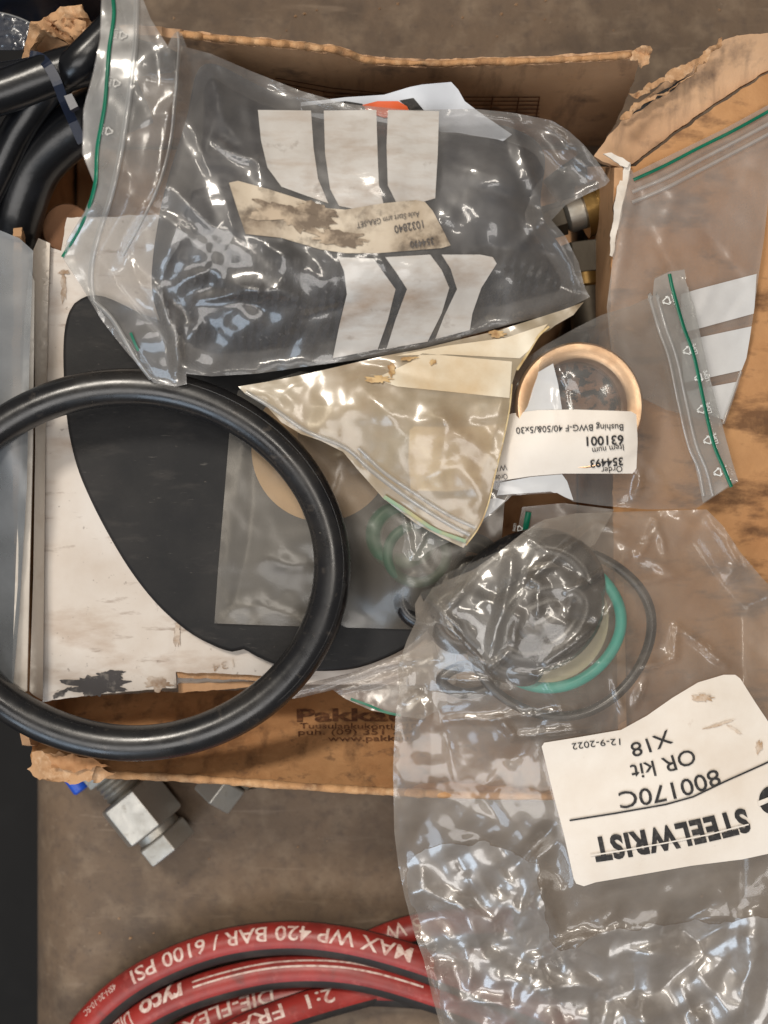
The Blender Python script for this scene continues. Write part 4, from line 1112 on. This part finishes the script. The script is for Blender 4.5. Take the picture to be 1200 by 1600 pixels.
# ------------------------------------------------------------------ oily yellowed zip bag
ob_poly = [(372, 604), (420, 596), (480, 584), (540, 570), (600, 556), (660, 545), (720, 530), (780, 516), (830, 500), (880, 484), (912, 472), (896, 492), (868, 508), (858, 516), (842, 524), (826, 550), (806, 580), (800, 600), (796, 640), (786, 690), (774, 740), (762, 790), (748, 826), (724, 856),
           (690, 840), (650, 818), (600, 780), (560, 735), (536, 706), (500, 688), (470, 678), (440, 660), (412, 630), (384, 616)]
ostr = [[(618, 556), (700, 540), (790, 528), (856, 506), (842, 524), (826, 548), (812, 560), (700, 554)], [(586, 592), (640, 566), (660, 552), (800, 565), (796, 622), (700, 612), (620, 604)]]
lab_o = [(640, 672), (648, 666), (720, 668), (788, 662), (784, 700), (776, 732), (768, 762), (700, 768), (642, 766), (638, 720)]
S_o = Surf([(375, 606, 0.139), (470, 640, 0.141), (560, 735, 0.138), (724, 852, 0.139), (640, 800, 0.138), (600, 600, 0.146), (540, 570, 0.139), (720, 530, 0.138), (860, 508, 0.141), (905, 476, 0.140), (800, 600, 0.149), (770, 760, 0.148), (690, 650, 0.151), (620, 690, 0.147), (700, 720, 0.150), (520, 640, 0.144)],
           folds=[(690, 640, 705, 680, 60, 0.004), (700, 670, 690, 720, 30, 0.003), (680, 650, 770, 710, 26, 0.003), (560, 600, 640, 680, 26, 0.002), (530, 560, 700, 600, 20, -0.002)],
           rnd=[(9, (420, 560, 790, 820), 0.0016, 34, 110, 27)], noise=[(0.0014, 70, 25)], flats=ostr + [lab_o], flat_keep=0.6)
obag = thing('zip_bag', at(620, 660, 0.125), 'oily yellowed zip bag with brown stains lying between the striped bag and the big ring', 'bag')
_, parts = bag(ob_poly, S_o, 0.004, M['film_oil'], obag, h=5, edge_wave=0.0008, edge_fade=16, regions=[('printed_stripe', q, M['stripe_oily'], 0.0003) for q in ostr] + [('label', lab_o, M['label_oily'], -0.0007)])
so = lambda P: S_o(P)
ribbon('zip_bead', [(384, 612), (430, 640), (480, 674), (540, 700), (580, 735), (640, 780), (700, 818), (734, 836)], 7, so, M['zip_clear'], obag, off=0.0010, height=0.0011)
ribbon('zip_bead', [(560, 700), (600, 738), (650, 772), (700, 804), (742, 824)], 6, so, M['zip_clear'], obag, off=0.0010, height=0.0010)
M['zip_old'] = solid('faded green zip line', srgb(132, 160, 132), 0.45, layers=[(srgb(178, 164, 116), 90, 0.45, 0.62, 0.8)])
ribbon('zip_line', [(600, 776), (640, 802), (680, 828), (728, 846)], 6, so, M['zip_old'], obag, off=0.0009, height=0.0003)
M['oil_edge'] = solid('yellow oil edge', srgb(206, 184, 136), 0.5, layers=[(srgb(150, 108, 50), 120, 0.45, 0.65, 0.7)])
ribbon('stained_edge', [(800, 600), (796, 640), (786, 690), (774, 740), (762, 790), (748, 824), (728, 852)], 2.0, so, M['oil_edge'], obag, off=0.0008)
ribbon('stained_edge', [(858, 510), (842, 524), (826, 550), (808, 578)], 3.5, so, M['oil_edge'], obag, off=0.0008)
flat_print('stain', [blot(612, 578, 5, 11, 3), blot(776, 522, 13, 5, 4), blot(594, 592, 20, 6, 9), blot(676, 566, 5, 4, 7), blot(640, 560, 12, 3, 8)], so, solid('brown oil stain', srgb(140, 100, 58), 0.5, layers=[(srgb(210, 180, 130), 110, 0.42, 0.6, 0.85)]), obag, 0.0010)

# ------------------------------------------------------------------ small bag with green zip between the seals and the kit bag
gz = thing('zip_bag', at(830, 850, 0.115), 'narrow clear bag with a dark green zip between bushing bag and kit bag', 'bag')
S_gz = Surf([(800, 890, 0.112), (830, 790, 0.122), (880, 800, 0.122), (880, 880, 0.118), (950, 800, 0.121)], noise=[(0.001, 40, 3)])
bag([(796, 900), (806, 840), (816, 792), (880, 786), (960, 796), (930, 850), (860, 896)], S_gz, 0.001, M['film_right'], gz, h=6, edge_wave=0.0003)
ribbon('zip_line', [(826, 800), (818, 840), (806, 888)], 9, lambda P: S_gz(P), M['zip_green'], gz, off=0.0008, height=0.0004)
lettering(mark(812, 826, 6, 1.8) + mark(806, 866, 6, 1.8), lambda P: S_gz(P), M['mark_white'], gz, off=0.0009, name='recycling_mark')
# lower green zip bag
lz = thing('zip_bag', at(580, 1075, 0.10), 'clear bag with a thin green zip tucked under the front edge of the carton', 'bag')
S_lz = Surf([(430, 1090, 0.098), (560, 1060, 0.102), (660, 1015, 0.105), (540, 1095, 0.104), (630, 1118, 0.108), (660, 1090, 0.108)], folds=[(440, 1085, 640, 1030, 8, 0.004), (470, 1090, 640, 1052, 7, 0.004)], noise=[(0.001, 40, 3)])
bag([(424, 1096), (470, 1070), (560, 1048), (640, 1018), (680, 1000), (700, 1100), (660, 1124), (620, 1118), (580, 1110), (540, 1092), (520, 1078), (470, 1090)], S_lz, 0.002, M['film_right'], lz, h=4, edge_fade=8, edge_wave=0.0004)
ribbon('zip_line', [(548, 1092), (576, 1102), (600, 1112), (626, 1118)], 4, lambda P: S_lz(P), M['zip_green'], lz, off=0.0008)

# ------------------------------------------------------------------ kit bag, lower right
kp = [(657, 928), (662, 940), (676, 918), (690, 912), (700, 894), (700, 906), (740, 890), (780, 862), (820, 830), (850, 812), (900, 802), (960, 800), (1030, 798), (1104, 796), (1130, 822), (1156, 862), (1190, 902), (1215, 928), (1215, 1660), (704, 1660),
      (690, 1610), (676, 1560), (662, 1500), (648, 1460), (632, 1400), (622, 1350), (616, 1300), (614, 1200), (618, 1120), (624, 1080), (622, 1040), (636, 1000), (650, 970), (648, 944)]
lab_k = [(846, 1166), (850, 1160), (900, 1152), (970, 1140), (1010, 1118), (1050, 1090), (1090, 1066), (1130, 1054), (1148, 1054), (1156, 1060), (1180, 1098), (1215, 1150), (1215, 1330), (1160, 1342), (1080, 1352), (1000, 1366), (930, 1378), (912, 1384), (900, 1380), (896, 1372), (880, 1300), (864, 1240), (852, 1190)]
S_k = Surf([(657, 930, 0.128), (625, 1060, 0.124), (616, 1200, 0.120), (640, 1420, 0.095), (700, 1640, 0.078), (960, 800, 0.130), (1104, 798, 0.128), (1215, 930, 0.118), (1215, 1100, 0.124), (1215, 1250, 0.126), (1215, 1400, 0.118), (1215, 1640, 0.105),
            (760, 950, 0.1475), (700, 950, 0.146), (682, 962, 0.142), (860, 930, 0.150), (930, 980, 0.147), (860, 1050, 0.145), (740, 1060, 0.139), (820, 870, 0.147), (900, 880, 0.147), (1000, 1000, 0.136), (1000, 900, 0.138), (1100, 930, 0.126), (1080, 1040, 0.128), (880, 1180, 0.128), (1000, 1150, 0.129), (1100, 1100, 0.129), (1000, 1260, 0.127), (920, 1360, 0.120), (1120, 1330, 0.123),
            (750, 1180, 0.124), (750, 1300, 0.116), (760, 1420, 0.104), (900, 1480, 0.104), (900, 1600, 0.094), (1050, 1480, 0.110), (1050, 1620, 0.099), (800, 1560, 0.094)],
           folds=[(826, 905, 930, 820, 14, 0.006), (826, 905, 850, 918, 10, 0.004), (930, 820, 975, 830, 12, 0.004), (888, 922, 980, 870, 11, 0.005), (838, 920, 840, 960, 12, 0.003), (1000, 866, 1028, 816, 13, 0.006), (1028, 816, 1036, 866, 10, 0.005), (1000, 866, 1060, 900, 14, 0.003),
                  (990, 1048, 1054, 1024, 10, 0.004), (1054, 1024, 1062, 982, 12, 0.006), (1062, 982, 1132, 1036, 11, 0.006), (858, 1036, 950, 960, 12, 0.004), (950, 960, 968, 930, 10, 0.004), (840, 1058, 900, 1030, 9, 0.003), (930, 1040, 985, 1042, 10, 0.004), (800, 1056, 990, 1052, 8, 0.002),
                  (655, 930, 770, 1040, 15, 0.006), (770, 1040, 800, 1020, 10, 0.004), (668, 936, 740, 990, 9, 0.003), (690, 1060, 770, 1060, 9, 0.003), (624, 1040, 690, 1032, 9, 0.003), (626, 1096, 660, 1080, 8, 0.004), (740, 900, 690, 960, 12, 0.004), (800, 870, 770, 1030, 16, 0.004),
                  (700, 1122, 830, 1116, 10, 0.004), (780, 1118, 800, 1150, 10, 0.005), (800, 1150, 940, 1140, 9, 0.004), (830, 1120, 900, 1108, 8, 0.003), (960, 1060, 978, 1126, 9, 0.003), (990, 1100, 1010, 1060, 9, 0.003),
                  (840, 1340, 868, 1480, 26, 0.006), (868, 1480, 960, 1450, 30, 0.006), (960, 1450, 1215, 1430, 30, 0.004)],
           rnd=[(64, (625, 1340, 860, 1650), 0.0060, 32, 70, 41), (60, (800, 1440, 1215, 1660), 0.0056, 36, 90, 42), (16, (625, 900, 1010, 1150), 0.0026, 14, 80, 43), (12, (1000, 820, 1200, 1060), 0.0012, 26, 100, 44), (16, (620, 1150, 860, 1340), 0.0012, 26, 80, 45), (6, (660, 830, 960, 1000), 0.003, 16, 100, 46)],
           noise=[(0.0014, 90, 47), (0.0002, 26, 48)], flats=[lab_k], flat_keep=0.12, flat_fade=20)
fold_k = [(628, 1352), (660, 1320), (720, 1316), (790, 1322), (836, 1346), (846, 1400), (858, 1470), (872, 1492), (930, 1462), (1000, 1446), (1080, 1440), (1215, 1432), (1215, 1658), (708, 1658), (682, 1560), (668, 1500), (640, 1400)]
fk_ = resample(fold_k, 6)
fold_k = fk_ + 12 * np.stack([fbm(fk_[:, 0] / 30, fk_[:, 1] / 30, 71), fbm(fk_[:, 0] / 30, fk_[:, 1] / 30, 72)], 1)
fold_k[:, 0] = np.where(fk_[:, 0] > 1205, fk_[:, 0] - 4, fold_k[:, 0])
fold_k = fold_k + np.where(fold_k[:, :1] < 760, 6, 0) * np.array([[1.0, 0.0]])
kbag = thing('clear_bag', at(920, 1200, 0.10), 'big crinkled clear bag of seals with a large white label hanging over the box front', 'bag')
_, parts = bag(kp, S_k, 0.012, M['film_kit'], kbag, h=4.5, edge_fade=14, edge_wave=0.0012, regions=[('label', lab_k, M['label'], 0.0008), ('folded_film', fold_k, M['film_fold'], 0.0005)])
kl = parts['label'][0]
sk = lambda P: S_k(P)
lettering([text_px('12-9-2022', (969, 1154), (893, 1162), 10, 0.0, mid=(930, 1157)), text_px('X18', (1043, 1140), (984, 1162), 22, 0.004, mid=(1014, 1153)),
           text_px('OR kit', (1081, 1169), (984, 1196), 24, 0.004, mid=(1034, 1185)), text_px('800170C', (1120, 1201), (966, 1238), 26, 0.004, mid=(1045, 1224)),
           stroke([(1215, 1184), (1180, 1200), (1133, 1221), (1083, 1245), (1040, 1257), (960, 1271), (890, 1282)], 2.6)], sk, M['ink'], kl, off=0.0016)
lettering([text_px('STEELWRIST', (1164, 1264), (926, 1311), 35, 0.042, mid=(1046, 1291), shear=-0.08)], sk, M['ink'], kl, off=0.0016, name='brand_lettering')
# thin pale cut through the lower third of the heavy letters
cut = stroke([(1170, 1288), (1108, 1304), (1046, 1316), (985, 1327), (922, 1337)], 2.2)
lettering([cut], sk, M['label'], kl, off=0.0021, name='lettering_cut')
a = np.linspace(0, 2 * math.pi, 28, endpoint=False)
flat_print('emblem', [np.stack([1206 + 20 * np.cos(a), 1250 + 22 * np.sin(a)], 1)], sk, M['ink'], kl, 0.0016)
flat_print('emblem_bar', [[(1184, 1252), (1215, 1240), (1215, 1248), (1186, 1260)]], sk, M['label'], kl, 0.0021)
# wrinkle stains on the label
flat_print('stain', [blot(1124, 1132, 22, 2.2, 3, rot=-0.3), blot(1148, 1140, 12, 2, 5, rot=0.6), blot(1186, 1168, 5, 9, 7), blot(1100, 1090, 16, 6, 9)], sk, solid('brown label stain', srgb(178, 148, 118), 0.7, layers=[(srgb(226, 214, 200), 120, 0.42, 0.6, 0.85)]), kl, 0.0015)
bpoly = catmull([(657, 930), (676, 918), (700, 895), (780, 860), (846, 814), (836, 860), (806, 950), (776, 1042), (744, 1014), (700, 968)], 5, True)
sheet('folded_film', bpoly, lambda P: S_k(P) + 0.003 - 0.0025 * np.exp(-poly_dist(P, bpoly) / 8), M['film_clear'], kbag, h=5)
# contents of the kit bag
oring(872, 985, 142, 132, 0.1285, 0.0024, 'rubber', 'widest thin black o-ring in the kit bag reaching right of the teal ring', n=90, wob=5, rot=-0.3)
oring(856, 968, 112, 104, 0.1305, 0.0027, 'teal_seal', 'teal seal ring in the kit bag above the white label', n=80, wob=3, name='seal_ring', cat='seal ring', tilt=(0.002, 0))
o = lathe_px('backup_ring', 850, 966, [(0.0205, 0.1290), (0.0295, 0.1290), (0.0300, 0.1295), (0.0300, 0.1310), (0.0205, 0.1310)], 'ivory', None, seg=72)
tag(o, 'flat ivory backup ring just inside the teal ring in the kit bag', 'seal ring')
for i, (x, y, rx, ry, z, rr, rot, lab) in enumerate([
        (822, 932, 100, 70, 0.1325, 0.0085, -0.45, 'heaviest oval black seal on top of the upper left half of the teal ring'),
        (848, 968, 70, 46, 0.1340, 0.0095, -0.6, 'heavy black seal in the middle of the kit bag inside the teal ring'),
        (846, 960, 30, 18, 0.1350, 0.0080, -0.6, 'black seal nested in the middle of the kit bag inside a heavier one'),
        (726, 962, 40, 36, 0.1285, 0.0075, 0, 'black seal ring near the left corner of the kit bag'),
        (724, 960, 18, 16, 0.1290, 0.0050, 0, 'small black seal ring nested near the left corner of the kit bag'),
        (806, 1036, 28, 15, 0.1330, 0.0062, 0.1, 'small thick black seal at the lower edge of the seals in the kit bag'),
        (776, 930, 34, 40, 0.1310, 0.0080, 0, 'thick black seal ring between the left corner and the middle of the kit bag'),
        (732, 1062, 44, 20, 0.1260, 0.0026, 0, 'thin flattened black o-ring low at the left side of the kit bag')]):
    oring(x, y, rx, ry, z, rr, 'rubber', lab, n=48, wob=2, seed=i, rot=rot)

# ------------------------------------------------------------------ steel fittings on the floor in front of the box
ft = thing('hydraulic_fitting', at(215, 1290, 0.0), 'zinc plated hex fitting on the worktop with a smaller nut at its end', 'fitting')
ax = Vector((0.63, -0.777, 0.02)).normalized()
c = at(222, 1266, 0.020)
H = math.pi / 6
hexes('hex_body', c, ax, [(-0.013, 0.0180), (-0.012, 0.0195), (0.011, 0.0195), (0.012, 0.0180)], M['steel'], ft, roll=math.pi / 2 + 0.38)
hexes('collar', c, ax, [(0.0118, 0.0125), (0.0165, 0.0125)], M['steel'], ft, sides=32, smooth=True)
hexes('hex_nut', c, ax, [(0.0160, 0.0155), (0.0168, 0.0165), (0.0268, 0.0165), (0.0276, 0.0152)], M['steel'], ft, roll=math.pi / 2 + 0.30)
hexes('threaded_end', c, ax, [(-0.030, 0.010)] + [(-0.030 + 0.0015 * k, 0.0110 if k % 2 else 0.0122) for k in range(1, 12)] + [(-0.0128, 0.012)], M['steel'], ft, sides=32, smooth=True)
hexes('hex_nut', c, ax, [(-0.040, 0.0155), (-0.026, 0.0155)], M['steel'], ft, roll=math.pi / 2 + 0.1)
cp = hexes('blue_plug', at(124, 1228, 0.02), Vector((0.6, -0.78, 0.1)), [(-0.012, 0.0050), (0.002, 0.0050), (0.003, 0.0042)], M['blue_cap'], None, sides=24, smooth=True)
cp.name = 'blue_plug'
tag(cp, 'small blue plastic plug peeking out under the torn front corner', 'plug')
ft2 = thing('hydraulic_fitting', at(335, 1235, 0.0), 'steel hex nut end poking out from under the front edge of the box', 'fitting')
c = at(352, 1222, 0.022); ax2 = Vector((-0.60, -0.80, 0.0)).normalized()
hexes('hex_nut', c, ax2, [(-0.004, 0.0125), (-0.003, 0.0135), (0.0110, 0.0135), (0.0118, 0.0122)], M['steel'], ft2, roll=0.5)
hexes('hex_body', c, ax2, [(-0.030, 0.0165), (-0.006, 0.0165)], M['steel_dull'], ft2, roll=0.3)

rr_ = random.Random(4)
V, F = [], []
for _ in range(70):
    c_ = at(rr_.uniform(150, 1200), rr_.choice([rr_.uniform(-20, 60), rr_.uniform(1240, 1640)]), 0.0004)
    q = rr_.uniform(0.0003, 0.0009)
    b_ = len(V)
    for dx, dy, dz_ in ((-1, -.7, 0), (1, -.5, 0), (.8, .9, 0), (-.6, .7, 0), (.1, .1, 1)):
        V.append(c_ + Vector((dx * q * rr_.uniform(.5, 1.3), dy * q * rr_.uniform(.5, 1.3), dz_ * q)))
    F += [(b_, b_ + 1, b_ + 4), (b_ + 1, b_ + 2, b_ + 4), (b_ + 2, b_ + 3, b_ + 4), (b_ + 3, b_, b_ + 4)]
gr = mesh('grit', V, F, M['card_torn'], None, smooth=False)
tag(gr, 'pale grit and crumbs scattered on the brown worktop', 'grit', kind='stuff')

# ------------------------------------------------------------------ red hydraulic hoses
def layline_hose(pts, r, label, words, ang=(0.05, 1.9), lines=()):
    """black hose with a red printed band; pts = (px, py, z); band between two angles, 0 = toward the picture's top, pi/2 = up"""
    root = thing('hydraulic_hose', at(pts[len(pts) // 2][0], pts[len(pts) // 2][1], 0), label, 'hose', 'red and black hydraulic hoses on the worktop')
    C = catmull(pts, 8)
    W = np.array([at(*p) for p in C])
    tube('hose_body', W, r, M['hose_cover'], root, seg=28)
    T = np.gradient(W, axis=0); T /= np.linalg.norm(T, axis=1)[:, None]
    A = np.cross(np.array([0, 0, 1.0]), T); A /= np.linalg.norm(A, axis=1)[:, None]
    B = np.cross(T, A)
    L = np.concatenate([[0], np.cumsum(np.linalg.norm(np.diff(W, axis=0), axis=1))])
    def surf(sv, th, rad):
        cx = [np.interp(sv, L, W[:, k]) for k in range(3)]
        aa = [np.interp(sv, L, A[:, k]) for k in range(3)]
        bb = [np.interp(sv, L, B[:, k]) for k in range(3)]
        return np.stack([cx[k] + rad * (np.cos(th) * aa[k] + np.sin(th) * bb[k]) for k in range(3)], 1)
    n = len(W); m = 12
    V, F = [], []
    for j in range(m + 1):
        th = ang[0] + (ang[1] - ang[0]) * j / m
        V.append(surf(L, np.full(n, th), r * (1.0 if j in (0, m) else 1.018)))
    V = np.concatenate(V)
    for j in range(m):
        for i in range(n - 1):
            F.append((j * n + i, (j + 1) * n + i, (j + 1) * n + i + 1, j * n + i + 1))
    band = mesh('layline', V, F, M['hose_red'], root)
    # lettering along the band: reads right to left in the picture, upside down
    Vs, Fs, k = [], [], 0
    def s_of(px):
        return float(np.interp(px, C[:, 0], L)) if C[0, 0] < C[-1, 0] else float(np.interp(px, C[::-1, 0], L[::-1]))
    for (txt, xa, xb, hgt, v0, bold) in words:
        v, f = text_geo(txt, bold)
        v = v.copy(); v[:, 0] -= v[:, 0].min(); v[:, 0] /= v[:, 0].max()
        sa, sb2 = s_of(xa), s_of(xb)
        sv = sa + (sb2 - sa) * v[:, 0]
        # base line of the text lies toward the picture's top
        th = ang[0] + (v0 + hgt * v[:, 1] / 0.69) * (ang[1] - ang[0])
        Vs.append(surf(sv, th, r * 1.03)); Fs.append(f + k); k += len(v)
    for (xa, xb, v0, w) in lines:
        sv = np.linspace(s_of(xa), s_of(xb), 40)
        t0 = ang[0] + (v0) * (ang[1] - ang[0]); t1 = ang[0] + (v0 + w) * (ang[1] - ang[0])
        v = np.concatenate([surf(sv, np.full(40, t0), r * 1.03), surf(sv, np.full(40, t1), r * 1.03)])
        f = np.array([(i, i + 1, 41 + i) for i in range(39)] + [(i, 41 + i, 40 + i) for i in range(39)])
        Vs.append(v); Fs.append(f + k); k += len(v)
    if Vs:
        o = mesh('lettering', np.concatenate(Vs), np.concatenate(Fs), M['hose_print'], band, smooth=False)
    return root
HR = 0.0090
layline_hose([(92, 1680, 0.012), (140, 1600, 0.014), (218, 1532, 0.016), (326, 1484, 0.018), (430, 1466, 0.022), (530, 1472, 0.026), (640, 1500, 0.03), (760, 1545, 0.03), (900, 1600, 0.03)], HR,
             'outermost red striped hose, lettered MAX WP 420 BAR / 6100 PSI',
             [('MAX WP 420 BAR / 6100 PSI', 640, 218, 0.46, 0.27, 0.01), ('4SH-20-10-SC', 196, 150, 0.22, 0.30, 0.0)])
layline_hose([(140, 1690, 0.012), (196, 1612, 0.014), (280, 1560, 0.016), (390, 1526, 0.018), (480, 1516, 0.022), (570, 1524, 0.026), (680, 1556, 0.026), (800, 1600, 0.026)], HR,
             'second red striped hose, with the slanted maker name and twin white lines',
             [('ryco', 294, 232, 0.60, 0.2, 0.03), ('DIEHARD', 218, 168, 0.55, 0.22, 0.01)], lines=[(310, 656, 0.30, 0.06), (310, 656, 0.48, 0.06)])
layline_hose([(230, 1720, 0.012), (265, 1640, 0.012), (330, 1596, 0.012), (410, 1568, 0.012), (500, 1550, 0.012), (590, 1546, 0.012), (680, 1552, 0.012)], HR,
             'third red striped hose, lettered FLEX DF2',
             [('DIE-FLEX DF2', 432, 250, 0.46, 0.25, 0.01)])
layline_hose([(270, 1740, 0.032), (310, 1660, 0.032), (380, 1612, 0.030), (460, 1580, 0.024), (540, 1556, 0.016), (640, 1530, 0.010), (760, 1500, 0.010)], HR * 0.98,
             'innermost red striped hose, lettered 2:1 FRAS &',
             [('2:1  FRAS & ', 520, 320, 0.46, 0.25, 0.01)])
layline_hose([(540, 1500, 0.0092), (590, 1474, 0.0092), (640, 1456, 0.0092), (700, 1446, 0.0092), (800, 1440, 0.0092)], HR,
             'short length of red striped hose emerging behind the others beside the kit bag',
             [('5 W', 660, 606, 0.5, 0.25, 0.0)])
bpy.context.view_layer.update()
